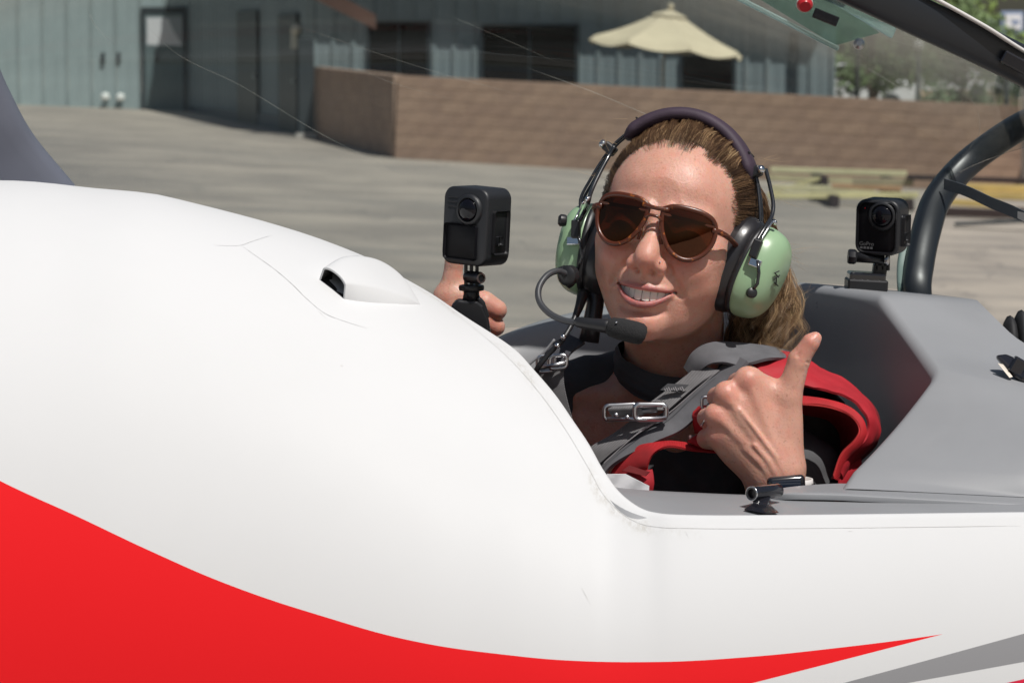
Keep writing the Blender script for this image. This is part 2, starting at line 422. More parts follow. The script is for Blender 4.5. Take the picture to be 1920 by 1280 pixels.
def block_run(p0, p1, courses=7):
    M, Ln = wall_frame(p0, p1); z0 = gz(*p0); z1 = gz(*p1)
    sl = Matrix.Rotation(-atan2(z1 - z0, Ln), 4, 'Y')
    T = M @ Matrix.Translation((0, 0, z0)) @ sl
    for c in range(courses + 0):
        x = 0; first = c % 2
        while x < Ln - .1:
            l = 0 if (first and x == 0) or Ln - x < .3 else 1
            o = bpy.data.objects.new('block', BM[(l, R.randrange(4))]); C.objects.link(o); o.parent = bw; o.matrix_parent_inverse = bw.matrix_basis.inverted()
            o.matrix_basis = T @ Matrix.Translation((x + .005, R.uniform(-.003, .003), c * .2 + .005)); x += .4 if l else .2
    mb = MB(); mb.box((Ln / 2, .1, courses * .1 - .1), (Ln - .03, .186, courses * .2 + .19)); mb.v = [T @ v for v in mb.v]
    mb.build('mortar_bed', mortar, bw)
C0 = (P(740, 295, 52).x, 52.0); C1 = (C0[0] + 8.4 * 1.22, 52 - 2.4 * 1.22); C2 = (P(590, 262, 61).x, 60.7)
block_run(C0, C1); block_run(C2, (C0[0] - .02, C0[1] + .05))
# a redder run of wall and a pale pillar past its end
rw = empty('red_wall', (C1[0], C1[1], gz(*C1)), 'reddish rendered wall beyond the end of the brown block wall', 'wall')
mb = MB(); g0 = gz(*C1); mb.box((C1[0] + 1.1, C1[1] - .5, g0 + .55), (1.9, .25, 1.5)); mb.build('panel', mat('red_render', (.36, .19, .14), .85, var=.15, vscale=3), rw, bevel=.02)
mb = MB(); q = P(1925, 330, 47); mb.box((q.x + .3, 47, gz(q.x, 47) + .7), (.7, .5, 1.9)); pl = mb.build('pillar', mat('pale_plaster', (.55, .48, .42), .85, var=.1), rw, bevel=.02)

pf = MB(); pf.add([(x, y, gz(x, y) + .03) for x, y in ((C0[0] + .1, C0[1] + .3), (C1[0], C1[1] + .3), (B1[0] + 2, B1[1] - .05), (B0[0] + .1, B0[1] - .2))], [(0, 1, 2, 3)])  # unseen floor, added dark to cut bounce light onto the facade
tag(pf.build('patio', mat('bounce_cut_paving', (.10, .095, .09), .9, var=.3, vscale=2)), 'unseen patio floor behind the block wall, darkened to cut bounce light', 'patio', kind='structure')
# ------------------------------------------------------------------ patio umbrella
def umbrella():
    base = P(1243, 160, 55.5); g0 = gz(base.x, 55.5)
    e = empty('patio_umbrella', (base.x, 55.5, g0), 'open beige patio umbrella above the block wall', 'umbrella')
    px = 55.5 / F; cz = P(1243, 85, 55.5).z; ap = P(1247, 20, 55.5)
    Rr = 150 * px; T = Matrix.Translation((base.x + 6 * px, 55.5, cz)) @ Matrix.Rotation(radians(6.5), 4, 'Y') @ Matrix.Rotation(radians(14), 4, 'Z')
    H = ap.z - cz
    m = mat('beige_canvas', (.60, .53, .37), .85, var=.08, vscale=3, bump=.2, bscale=30, dist=.01)
    for s in range(8):                              # eight gores, sagging between the ribs
        rows = []
        for i in range(13):
            u = i / 12; row = []
            for k in range(9):
                v = k / 8; a = 2 * pi * (s + v) / 8; r = Rr * (.12 + .88 * u)
                rr = r * (cos(pi / 8) / cos((v - .5) * 2 * pi / 8)) if True else r
                sag = -.10 * u * u * sin(pi * v) * 1.0
                z = H * (1 - u ** 1.05) * (.93) - .06 * sin(pi * u) + sag * .8
                if i == 12: z -= .06
                row.append(T @ Vector((rr * cos(a), rr * sin(a), z)))
            rows.append(row)
        MB().grid(rows).build('canopy_panel', m, e, smooth=True)
    rows = []
    for i in range(5):
        u = i / 4; rows.append([T @ Vector((Rr * .24 * u * cos(2 * pi * k / 24), Rr * .24 * u * sin(2 * pi * k / 24), H * (1.0 - .20 * u) + .03 - .02 * abs(sin(4 * 2 * pi * k / 24)) * u)) for k in range(24)])
    MB().grid(rows, closed=True).build('vent_cap', m, e, smooth=True)
    MB().ball(T @ Vector((0, 0, H + .07)), .06, 8).build('finial', m, e, smooth=True)
    MB().tube([(base.x, 55.5, g0), (base.x + .01, 55.5, cz - .3), T @ Vector((0, 0, H))], .025, 8).build('pole', mat('pole_tan', (.30, .25, .18), .5), e)
    mb = MB(); hub = T @ Vector((0, 0, H * .35))
    for s in range(8):
        a = 2 * pi * s / 8; o = bpy.data.objects
        MB().tube([T @ Vector((0, 0, H * .9)), T @ Vector((Rr * .98 * cos(a), Rr * .98 * sin(a), -.03))], .012, 5).build('rib', MATS['pole_tan'], e)
    MB().lathe([(.3, 0), (.3, .08), (.08, .14), (.05, .3)], (base.x, 55.5, g0), (0, 0, 1), 20).build('base', trim_m, e)
umbrella()

# ------------------------------------------------------------------ timber piles
yel = [mat('painted_board_%d' % i, c, .7, var=.2, vscale=3) for i, c in enumerate(((.74, .69, .42), (.78, .71, .38), (.56, .50, .30), (.60, .38, .22), (.42, .36, .24)))]
dk = mat('dark_beam', (.035, .022, .02), .7); amber = mat('amber_sheet', (.60, .45, .17), .6, var=.2, vscale=2)
def board(name, x0, y0, x1, y1, d0, d1, wpx, th, m, label, group, lift=0):
    """a plank lying from pixel (x0,y0) to (x1,y1); wpx its visible height in px"""
    a = P(x0, y0, d0); b = P(x1, y1, d1); s = (d0 + d1) / 2 / F
    ax = (b - a).normalized(); mb = MB(); up = Vector((0, 0, 1)); sd = ax.cross(up).normalized()
    h = wpx * s
    M = Matrix((ax, sd, ax.cross(sd) * -1)).transposed()
    mb.box((a + b) / 2, ((b - a).length, th, h), M)
    return tag(mb.build(name, m, bevel=.006), label, 'board', group)
def timber():
    G = 'boards of the timber pile by the block wall'
    L = [(1445, 318, 1700, 326, 10, 0, 'long cream top board of the pile, nearest the block wall'),
         (1440, 333, 1690, 345, 12, 2, 'olive tan board lying just under the top cream board'),
         (1446, 362, 1540, 334, 8, 1, 'short yellow board sloping up across the pile'),
         (1445, 352, 1640, 356, 12, 0, 'pale yellow board in the middle of the timber pile'),
         (1560, 348, 1690, 354, 9, 3, 'short orange board in the middle of the timber pile'),
         (1440, 367, 1722, 366, 11, 1, 'long bright yellow board at the front of the pile'),
         (1600, 340, 1712, 342, 13, 4, 'weathered brown board on the end of the pile')]
    for i, (x0, y0, x1, y1, wp, k, lb) in enumerate(L):
        d = 44.5 - i * .45 + (.6 if i == 6 else 0)
        board('board', x0, y0, x1, y1, d, d - .3, wp, .09, yel[k], lb, G)
    # bearers which carry the pile
    for px in (1545, 1680):
        a = P(px, 388, 43.2); g0 = gz(a.x, 43)
        mb = MB(); mb.box((a.x, 43.2, g0 + .08), (.12, 3.0, .16)); tag(mb.build('bearer', dk, bevel=.01), 'dark timber bearer under the pile, ' + ('at the middle of its length' if px == 1545 else 'at the end near the dark canopy hoop'), 'beam', 'bearers under the timber pile')
        mb = MB(); mb.box((a.x, 43.9, g0 + .27), (.10, 1.6, .20)); tag(mb.build('spacer_block', dk, bevel=.01), 'dark timber block between the boards, ' + ('at the middle of its length' if px == 1545 else 'at the end near the dark canopy hoop'), 'block', 'blocks in the timber pile')
    g2 = 'beams and boards stacked beyond the canopy hoop'
    for (x0, y0, x1, y1, wp, m, d, lb) in [(1700, 332, 1960, 340, 9, dk, 42, 'dark brown long beam on top of the far stack'), (1800, 350, 1960, 356, 13, amber, 41.5, 'amber board under the dark top beam'),
            (1755, 377, 1870, 384, 12, amber, 41.2, 'pale amber board end beside the hanging strap'), (1760, 396, 1960, 404, 16, dk, 40.6, 'black beam at the bottom of the far stack'), (1790, 420, 1960, 412, 6, trim_m, 38, 'thin dark strip of trim lying in front of the far stack'),
            (1840, 366, 1960, 371, 12, amber, 41.3, 'amber sheet in the middle of the far stack')]:
        board('beam' if m is not amber else 'board', x0, y0, x1, y1, d, d - .2, wp, .2, m, lb, g2)
    for px in (1770, 1915):
        a = P(px, 400, 40.8); g0 = gz(a.x, 40.8); zt = P(px, 392, 40.8).z
        mb = MB(); mb.box((a.x, 40.9, (g0 + zt) / 2), (.1, .3, zt - g0 + .02)); tag(mb.build('support_block', dk), 'dark block propping the far stack, ' + ('under its tip by the canopy hoop' if px == 1770 else 'under its middle'), 'block', 'blocks under the far stack')
timber()

# ------------------------------------------------------------------ trees, hill, vehicles, posts beyond
def leafy(name, base, h, w_, label, group, n=900, col=(.07, .11, .04), trunk=True, lf=.3, flat=1.0, gap=1.0):
    e = empty(name, base, label, 'tree' if trunk else 'shrub', group)
    rr = random.Random(411 + len(label) * 3 + int(base[0] * 7)); bx, by, bz = base
    bark = mat('bark', (.13, .10, .075), .9, var=.3)
    if trunk:
        mb = MB(); mb.tube([(bx, by, bz - .1), (bx + .1, by, bz + h * .3), (bx, by, bz + h * .55)], [h * .035, h * .025, h * .018], 8)
        for k in range(6):
            a = rr.uniform(0, 2 * pi); r = w_ * .33
            mb.tube([(bx, by, bz + h * (.25 + .05 * k)), (bx + r * .5 * cos(a), by + r * .5 * sin(a), bz + h * (.45 + .05 * k)), (bx + r * cos(a), by + r * sin(a), bz + h * (.6 + .05 * k))], [h * .014, h * .009, h * .004], 6)
        mb.build('trunk', bark, e)
    lobes = [(rr.uniform(-.42, .42) * w_, rr.uniform(-.3, .3) * w_, h * (rr.uniform(.30, .86) if trunk else rr.uniform(.25, .7)), rr.uniform(.14, .26) * w_) for _ in range(16)]
    vs = []; fs = []
    for i in range(n):
        lx, ly, lz, lr = rr.choice(lobes); d = Vector((rr.gauss(0, 1), rr.gauss(0, 1), rr.gauss(0, 1))).normalized() * lr * rr.random() ** .33 * gap
        c = Vector((bx + lx + d.x, by + ly + d.y, bz + lz + d.z * .8 * flat)); s = lf * rr.uniform(.5, 1.2)
        u = Vector((rr.gauss(0, 1), rr.gauss(0, 1), rr.gauss(0, 1))).normalized(); v = u.orthogonal().normalized()
        b = len(vs); vs += [c - u * s * .5, c + v * s * .32, c + u * s * .5, c - v * s * .32]; fs.append((b, b + 1, b + 2, b + 3))
    m = mat('leaves_%s' % str(col), tuple(c * 1.7 for c in col), .6, var=.45, vscale=1.2)
    link('crown', mesh(vs, fs), m, e)
for (px, py, d, h, w_, col, lb, nl, lf) in [
        (1632, 140, 82, 3.7, 3.3, (.085, .13, .05), 'dense green tree just past the end of the office building', 2600, .24),
        (1705, 120, 95, 3.4, 4.2, (.09, .13, .05), 'green tree behind the first lamp post', 2600, .26),
        (1800, 150, 88, 2.3, 3.4, (.05, .08, .035), 'low dark green tree under the canopy rail', 2200, .2),
        (1755, 100, 120, 5.6, 6.0, (.16, .23, .06), 'tallest bright green tree, its top above the canopy rail', 3000, .34),
        (1570, 120, 100, 4.4, 4.0, (.09, .13, .055), 'green tree partly hidden by the end of the office building', 1800, .28)]:
    x = P(px, py, d).x; leafy('tree', (x, d, gz(x, d)), h + 1.2, w_, lb, 'trees beyond the apron', nl, col, True, lf)
for (px, d, h, w_, col, lb) in [(1655, 70, 1.45, 1.5, (.42, .43, .38), 'pale silvery shrub behind the block wall'), (1638, 66, .9, .8, (.08, .10, .045), 'small olive shrub in front of the silvery one'),
                               (1838, 75, 1.35, 2.0, (.11, .13, .06), 'olive shrub by the dark canopy rail'), (1900, 72, 1.7, 1.9, (.07, .09, .045), 'dark olive shrub at the end of the row'), (1745, 78, 1.2, 1.9, (.13, .15, .07), 'dry yellowish shrub between two lamp posts')]:
    x = P(px, 150, d).x; leafy('shrub', (x, d, gz(x, d)), h, w_, lb, 'shrubs beyond the wall', 600, col, False, .13)
def hill():
    xs = [12 + i * 3 for i in range(40)] ; ys = [100 + j * 6 for j in range(22)]
    rows = [[(x - 6, y, gz(x, y) - .3 + 2.4 * math.exp(-((y - 150) / 40) ** 2) * (.75 + .25 * sin(x * .23) + .1 * sin(x * .9 + y * .3)) * min(1, (x - 12) / 9)) for x in xs] for y in ys]
    tag(MB().grid(rows).build('hill', mat('dry_earth', (.40, .27, .18), .95, var=.35, vscale=.5, mix=(.18, .16, .08)), smooth=True), 'low brown dry earth bank', 'hill', kind='structure')
    rows = [[(x * 26 - 300, 900 + 60 * j, -8 + (14 + 8 * sin(x * .5) + 6 * sin(x * 1.3 + 1)) * sin(pi * min(1, j / 6))) for x in range(46)] for j in range(8)]
    tag(MB().grid(rows).build('hills', mat('far_hill', (.20, .20, .19), .95, var=.3, vscale=.02), smooth=True), 'distant hazy ridge', 'hills', kind='structure')
hill()
def post(px, pytop, d, label, r=.05):
    a = P(px, pytop, d); g0 = gz(a.x, d)
    e = empty('lamp_post', (a.x, d, g0), label, 'lamp post', 'slim posts behind the block wall')
    MB().tube([(a.x, d, g0), (a.x, d, a.z)], r, 8).build('pole', mat('galvanised_pole', (.12, .14, .14), .5, .6), e)
    MB().ball((a.x, d, a.z + .08), .11, 8).build('lamp_head', mat('white_globe', (.8, .82, .8), .4), e, smooth=True)
post(1722, 92, 62, 'slim post with a round white head between the trees, behind the block wall')
post(1608, 86, 63, 'slim post with a round white head just past the end of the office building')
post(1888, 128, 66, 'slim post with a round white head nearest the dark canopy hoop')
def car(px, py, d, col, label):
    a = P(px, py, d); g0 = gz(a.x, d) ; z = a.z - .7
    e = empty('parked_car', (a.x, d, z), label, 'car', 'vehicles parked beyond the wall')
    rows = []
    prof = [(-2.1, .35), (-2.1, .8), (-1.5, .95), (-1.05, 1.42), (.7, 1.46), (1.3, 1.0), (2.05, .85), (2.1, .35)]
    for y, k in ((-.82, .96), (-.78, 1), (.78, 1), (.82, .96)): rows.append([(a.x + x * k, d + y, z + .1 + zz * (k if zz > .5 else 1)) for x, zz in prof])
    mb = MB(); mb.grid(rows); n = len(prof); mb.f += [tuple(range(n)), tuple(range(3 * n, 4 * n))[::-1]]
    mb.build('body', mat('car_paint_%s' % str(col), col, .25, coat=.6), e, bevel=.05)
    mb = MB(); mb.add([(a.x + x, d - .835, z + .1 + zz) for x, zz in ((-1.25, .98), (-.98, 1.34), (.6, 1.37), (1.1, 1.0))], [(0, 1, 2, 3)]); mb.build('window', dark_glass, e)
    for x in (-1.3, 1.3):
        wl = MB(); wl.lathe([(.33, 0), (.33, .2)], (a.x + x, d - .86, z + .33), (0, 1, 0), 16); wl.build('wheel', trim_m, e)
car(1582, 172, 92, (.75, .77, .78), 'white car beside the end of the office building')
car(1765, 156, 118, (.70, .72, .74), 'pale car parked between the dark tree and the lamp post')
car(1850, 156, 122, (.62, .66, .70), 'silver car parked nearest the canopy rail')
# the bank they stand on, level with the cars
for nm, px, py, d, wd in (('parking_terrace', 1580, 172, 92, 7), ('parking_terrace', 1810, 156, 120, 14)):
    a = P(px, py, d); z = a.z - .7; g0 = gz(a.x, d)
    mb = MB(); mb.box((a.x, d + 1, (z + g0 - .3) / 2 + .04), (wd, 6, max(.2, z - g0 + .38))); tag(mb.build(nm, mat('dry_earth2', (.30, .22, .16), .95, var=.3)), 'raised earth terrace under the parked cars', 'terrace', kind='structure')
# roadside sign on a tall post
a = P(1898, 42, 150); g0 = gz(a.x, 150)
sg = empty('roadside_sign', (a.x, 150, g0), 'tall square white and blue sign on a post against the sky', 'sign')
MB().tube([(a.x - .62, 150, g0), (a.x - .62, 150, a.z + .5)], .05, 8).build('post', MATS['galvanised_pole'], sg)
MB().box((a.x, 150, a.z), (1.1, .12, 1.05)).build('board', mat('sign_blue', (.25, .33, .5), .5), sg, bevel=.02)
MB().box((a.x + .04, 149.92, a.z + .02), (.78, .02, .72)).build('sign_face', mat('sign_white', (.82, .84, .88), .5), sg)
MB().box((a.x + .14, 149.9, a.z), (.34, .01, .22)).build('sign_mark', MATS['sign_blue'], sg)
# ------------------------------------------------------------------ the aircraft
W_F, N_F, YC, ZS = .385, 2.15, 3.0, CAMZ - .60
edge_px = [(-1500, 520, 3.0), (-900, 405, 3.0), (-400, 350, 3.0), (0, 339, 3.0), (175, 354, 3.0), (280, 364, 3.0), (350, 380, 3.0), (430, 400, 3.0), (510, 422, 3.0), (600, 451, 3.0), (700, 492, 2.998), (800, 545, 2.985),
           (870, 592, 2.955), (960, 652, 2.90), (1000, 694, 2.865), (1040, 742, 2.83), (1075, 795, 2.795), (1105, 843, 2.765), (1130, 888, 2.742), (1150, 920, 2.725), (1180, 947, 2.71), (1215, 964, 2.70), (1260, 970, 2.692), (1400, 972, 2.688), (1920, 967, 2.680), (2500, 960, 2.68), (3300, 950, 2.68)]
edge_w = [P(*q) for q in edge_px]
def _interp(x, k):
    for a, b in zip(edge_w, edge_w[1:]):
        if x <= b.x or b is edge_w[-1]:
            t = (x - a.x) / (b.x - a.x); return a[k] + (b[k] - a[k]) * t
edge_c = [Vector(q) for q in spline([tuple(v) for v in edge_w], 420)]
EX = np.array([v.x for v in edge_c]); EY = np.array([v.y for v in edge_c]); EZ = np.array([v.z for v in edge_c])
o_ = np.argsort(EX); EX, EY, EZ = EX[o_], EY[o_], EZ[o_]
def fus(x):
    yt = min(3.0, float(np.interp(x, EX, EY))); zt = float(np.interp(x, EX, EZ)); d = (YC - yt) / W_F
    f = (1 - d ** N_F) ** (1 / N_F); return yt, zt, (zt - ZS) / f
def zsurf(x, y):
    h = fus(x)[2]; d = abs(YC - y) / W_F
    return ZS + h * (max(0, 1 - d ** N_F)) ** (1 / N_F)
def S(px, py):
    """point of the fuselage skin seen at a photo pixel"""
    a, b = 2.55, 3.0
    for k in range(60):
        d = 2.6 + k * .01; q = P(px, py, d)
        if abs(YC - d) < W_F and q.z < zsurf(q.x, d): a, b = d - .01, d; break
    for _ in range(25):
        m = (a + b) / 2; q = P(px, py, m)
        if abs(YC - m) < W_F and q.z < zsurf(q.x, m): b = m
        else: a = m
    return P(px, py, b)
def Sn(q):
    e = 1e-3; gx = (zsurf(q.x + e, q.y) - zsurf(q.x - e, q.y)) / (2 * e); gy = (zsurf(q.x, q.y + e) - zsurf(q.x, q.y - e)) / (2 * e)
    return Vector((-gx, -gy, 1)).normalized()

plane = empty('aircraft', (0, 3.0, .35), 'white and red aircraft with a grey lined open cockpit and raised canopy', 'aircraft')

def livery():
    m = bpy.data.materials.new('livery_paint'); m.use_nodes = True; t = m.node_tree; b = t.nodes['Principled BSDF']; L = t.links
    tc = t.nodes.new('ShaderNodeTexCoord'); sp = t.nodes.new('ShaderNodeSeparateXYZ'); L.new(tc.outputs['Object'], sp.inputs[0]); X, Z = sp.outputs[0], sp.outputs[2]
    pts = [S(*q) for q in [(-60, 868), (0, 901), (150, 970), (290, 1036), (430, 1096), (600, 1153), (780, 1202), (960, 1228), (1080, 1238), (1230, 1240), (1400, 1231), (1550, 1216), (1768, 1188), (1900, 1166)]]
    pts = [(pts[0].x - .5, pts[0].z + .3)] + [(p.x, p.z) for p in pts]
    x0, x1, z0, z1 = -1.1, .6, 1.2, 2.0
    fc = t.nodes.new('ShaderNodeFloatCurve'); cu = fc.mapping.curves[0]
    pp = [((x - x0) / (x1 - x0), (z - z0) / (z1 - z0)) for x, z in pts]
    cu.points[0].location = pp[0]; cu.points[1].location = pp[-1]
    for q in pp[1:-1]: cu.points.new(*q)
    fc.mapping.update()
    L.new(rng(t, X, x0, x1), fc.inputs['Value']); top = rng(t, fc.outputs[0], 0, 1, z0, z1)
    def line(q0, q1):
        a, c = S(*q0), S(*q1); k = (c.z - a.z) / (c.x - a.x); return math_node(t, 'ADD', math_node(t, 'MULTIPLY', X, k), a.z - k * a.x)
    def below(v, lim): return math_node(t, 'LESS_THAN', v, lim)
    def above(v, lim): return math_node(t, 'GREATER_THAN', v, lim)
    AND = lambda a, c: math_node(t, 'MULTIPLY', a, c)
    n0 = noise_node(t, 5, 3, tc.outputs['Object']); 
    red = AND(below(Z, top), above(Z, line((1768, 1188), (1410, 1280))))
    grey = AND(below(Z, line((1920, 1187), (1580, 1280))), above(Z, line((1920, 1240), (1700, 1280))))
    red2 = below(Z, line((1920, 1272), (1880, 1281)))
    nd = noise_node(t, 9, 6, tc.outputs['Object'], .6)
    white = mix_col(t, rng(t, nd.outputs[0], .45, .75, 0, .5), (.65, .655, .66), (.63, .635, .638))
    # small scuffs and specks in the white
    ns = noise_node(t, 55, 2, tc.outputs['Object']); ns2 = noise_node(t, 7, 2, tc.outputs['Object'])
    sc_ = math_node(t, 'MULTIPLY', rng(t, ns.outputs[0], .765, .80), rng(t, ns2.outputs[0], .5, .62))
    white = mix_col(t, math_node(t, 'MULTIPLY', sc_, .35), white, (.42, .39, .36))
    c = mix_col(t, red, white, (.76, .010, .014)); c = mix_col(t, grey, c, (.26, .26, .27)); c = mix_col(t, red2, c, (.62, .02, .06))
    # adhesive residue along the cockpit cut-out
    at = t.nodes.new('ShaderNodeAttribute'); at.attribute_name = 'residue'; 
    mp = t.nodes.new('ShaderNodeMapping'); mp.inputs['Scale'].default_value = (260, 120, 120); mp.inputs['Rotation'].default_value = (0, .8, 0); L.new(tc.outputs['Object'], mp.inputs[0])
    n2 = noise_node(t, 1, 5, mp.outputs[0], .8); n3 = noise_node(t, 18, 3, tc.outputs['Object'])
    fac = AND(AND(at.outputs['Fac'], rng(t, n2.outputs[0], .40, .72)), rng(t, n3.outputs[0], .42, .58))
    c = mix_col(t, math_node(t, 'MULTIPLY', fac, .8), c, (.38, .355, .30))
    L.new(c, b.inputs['Base Color']); b.inputs['Roughness'].default_value = .75; b.inputs['Specular IOR Level'].default_value = .15; b.inputs['Coat Weight'].default_value = .06; b.inputs['Coat Roughness'].default_value = .42
    bn = noise_node(t, 3, 2, tc.outputs['Object']); bp = t.nodes.new('ShaderNodeBump'); bp.inputs['Strength'].default_value = .25; bp.inputs['Distance'].default_value = .004
    L.new(bn.outputs[0], bp.inputs['Height']); L.new(bp.outputs[0], b.inputs['Normal'])
    return m
paint = livery()
grey_m = mat('grey_gelcoat', (.285, .292, .305), .5, bump=.06, bscale=5, dist=.004, coat=.08, var=.10, vscale=7)
# scuffed paint, more chips where hands rub
def scuff(m):
    t = m.node_tree; b = t.nodes['Principled BSDF']; L = t.links; src = b.inputs['Base Color'].links[0].from_socket
    tc = t.nodes['Texture Coordinate']; a = noise_node(t, 38, 5, tc.outputs['Object'], .7); c = noise_node(t, 4.5, 3, tc.outputs['Object'])
    f = math_node(t, 'MULTIPLY', rng(t, a.outputs[0], .66, .70), rng(t, c.outputs[0], .55, .62))
    L.new(mix_col(t, math_node(t, 'MULTIPLY', f, .8), src, (.09, .095, .10)), b.inputs['Base Color'])
scuff(grey_m)

def fuselage():
    xs = list(np.arange(-1.15, -.16, .02)) + list(np.arange(-.16, .165, .0035)) + list(np.arange(.165, .95, .02))
    rows = []; res = []
    for x in xs:
        yt, zt, h = fus(x); x_ = float(x); row = []; rr = []
        tt = math.asin(min(1, ((zt - ZS) / h)) ** (N_F / 2)) if yt < 2.9999 else pi / 2
        n1 = 34
        for k in range(n1 + 1):                      # from the lip down to the widest line
            u = (k / n1) ** 1.25; a = tt * (1 - u)
            q = Vector((x_, YC - W_F * cos(a) ** (2 / N_F) if a < pi / 2 - 1e-6 else YC, ZS + h * sin(a) ** (2 / N_F)))
            row.append(q)
        for k in range(1, 15):
            a = pi / 2 * k / 14; row.append(Vector((x_, YC - W_F * cos(a) ** (1 / 1.1) * 1.0, ZS - .5 * sin(a) ** (1 / 1.1))))
        rows.append(row)
    me_rows = rows
    vs = [v for r in rows for v in r]; n = len(rows[0]); fs = [(i * n + k, i * n + k + 1, (i + 1) * n + k + 1, (i + 1) * n + k) for i in range(len(rows) - 1) for k in range(n - 1)]
    fs = [f[::-1] for f in fs]
    # rolled lip inward from the cut-out edge
    top = [r[0] for r in rows]; m = len(top); lip = []
    for i in range(m):
        E = (top[min(i + 1, m - 1)] - top[max(i - 1, 0)]).normalized(); N = Sn(top[i] + Vector((0, -.001, 0))) if top[i].y < 2.995 else Vector((0, 0, 1))
        T = N.cross(E); T = T if T.y > 0 else -T; T.normalize()
        rad = .007 * min(1, max(0.02, (3.0 - top[i].y) / .03))
        lip.append([top[i] + T * rad * sin(a) - N * rad * (1 - cos(a)) for a in (.35, .7, 1.05, 1.4, 1.75)] + [top[i] + T * rad - N * rad * 3.2])
    b0 = len(vs); k6 = 6
    for l in lip: vs += l
    for i in range(m - 1):
        fs.append((i * n, (i + 1) * n, b0 + (i + 1) * k6, b0 + i * k6)[::-1][::-1])
        for k in range(k6 - 1): fs.append((b0 + i * k6 + k, b0 + (i + 1) * k6 + k, b0 + (i + 1) * k6 + k + 1, b0 + i * k6 + k + 1))
    # far side, mirrored, down to the far cut-out
    b1 = len(vs)
    far_n = sum(1 for x in xs if x < -.115)
    for r in rows[:far_n]: vs += [Vector((v.x, 2 * YC - v.y, v.z)) for v in r]
    for i in range(far_n - 1):
        for k in range(n - 1): fs.append((b1 + i * n + k, b1 + i * n + k + 1, b1 + (i + 1) * n + k + 1, b1 + (i + 1) * n + k))
    me = mesh(vs, fs); 
    bm = bmesh.new(); bm.from_mesh(me); bmesh.ops.remove_doubles(bm, verts=bm.verts, dist=2e-5); bmesh.ops.recalc_face_normals(bm, faces=bm.faces); bm.to_mesh(me); bm.free()
    at = me.attributes.new('residue', 'FLOAT', 'POINT')
    tl = np.array([(v.x, v.y, v.z) for v in top if -.17 < v.x < .17]); 
    co = np.empty(len(me.vertices) * 3); me.vertices.foreach_get('co', co); co = co.reshape(-1, 3); val = np.zeros(len(co))
    nb = np.where((co[:, 0] > -.2) & (co[:, 0] < .22) & (co[:, 1] < 3.0))[0]
    for i in nb:
        d = np.sqrt(((tl - co[i]) ** 2).sum(1)).min(); j = co[i][0]
        band = math.exp(-((d - .014) / .006) ** 2); wgt = 1.0 if j < .02 else (.25 if j < .07 else 1.0 if j < .12 else .3)
        val[i] = band * wgt * min(1, max(0, (j + .155) / .03))
    at.data.foreach_set('value', val)
    return link('fuselage', me, paint, plane, smooth=True)
fuselage()
# underside closure and landing gear stubs are out of sight: a simple belly keel keeps it on the ground
MB().lathe([(.17, -.05), (.19, -.03), (.19, .03), (.17, .05)], (-.5, 3.0, .19), (0, 1, 0), 24).build('wheel', mat('tyre_rubber', (.03, .03, .03), .8), plane, smooth=False)
mb = MB(); mb.box((-.5, 3.0, .62), (.06, .10, .66)); mb.build('gear_leg', grey_m, plane, bevel=.01)

# hairline crack and seam lines in the paint
def decal(pts, wmm, name, m, n=60, lift=.0004):
    q = [S(*p[:2]) for p in spline([(a, b, 0) for a, b in pts], n)]; rows = []
    for i, v in enumerate(q):
        nn = Sn(v); tt = (q[min(i + 1, n - 1)] - q[max(i - 1, 0)]).normalized(); sd = nn.cross(tt).normalized()
        ww = wmm * .0005 * (min(1, i / 6, (n - 1 - i) / 6) * .8 + .2) * R.uniform(.6, 1.2); rows.append([v + nn * lift - sd * ww, v + nn * lift + sd * ww])
    return MB().grid(rows).build(name, m, plane)
crk = mat('fine_crack', (.57, .565, .56), .6); pencil = mat('crack_dark', (.48, .46, .45), .6)
decal([(452, 460), (480, 480), (515, 505), (550, 535), (575, 560), (610, 588), (648, 603), (690, 616)], .55, 'paint_crack', crk)
decal([(400, 460), (430, 461), (452, 460), (475, 452), (510, 441)], .5, 'paint_crack', crk)
decal([(595, 581), (612, 598)], .4, 'paint_crack', crk, 8)
decal([(805, 552), (870, 600), (950, 668), (1010, 735), (1060, 805), (1105, 880), (1130, 925), (1170, 965), (1215, 985), (1300, 990), (1500, 990), (1915, 985)], .5, 'edge_seam', mat('seam_shade', (.60, .595, .585), .5), 160)
for pts in ([(1090, 1100), (1108, 1134)], [(1590, 995), (1600, 996)], [(1624, 988), (1636, 990)], [(1285, 995), (1292, 1010)], [(1790, 986), (1806, 988)], [(1145, 945), (1152, 960)]):
    decal(pts, .5, 'scratch', crk, 8)

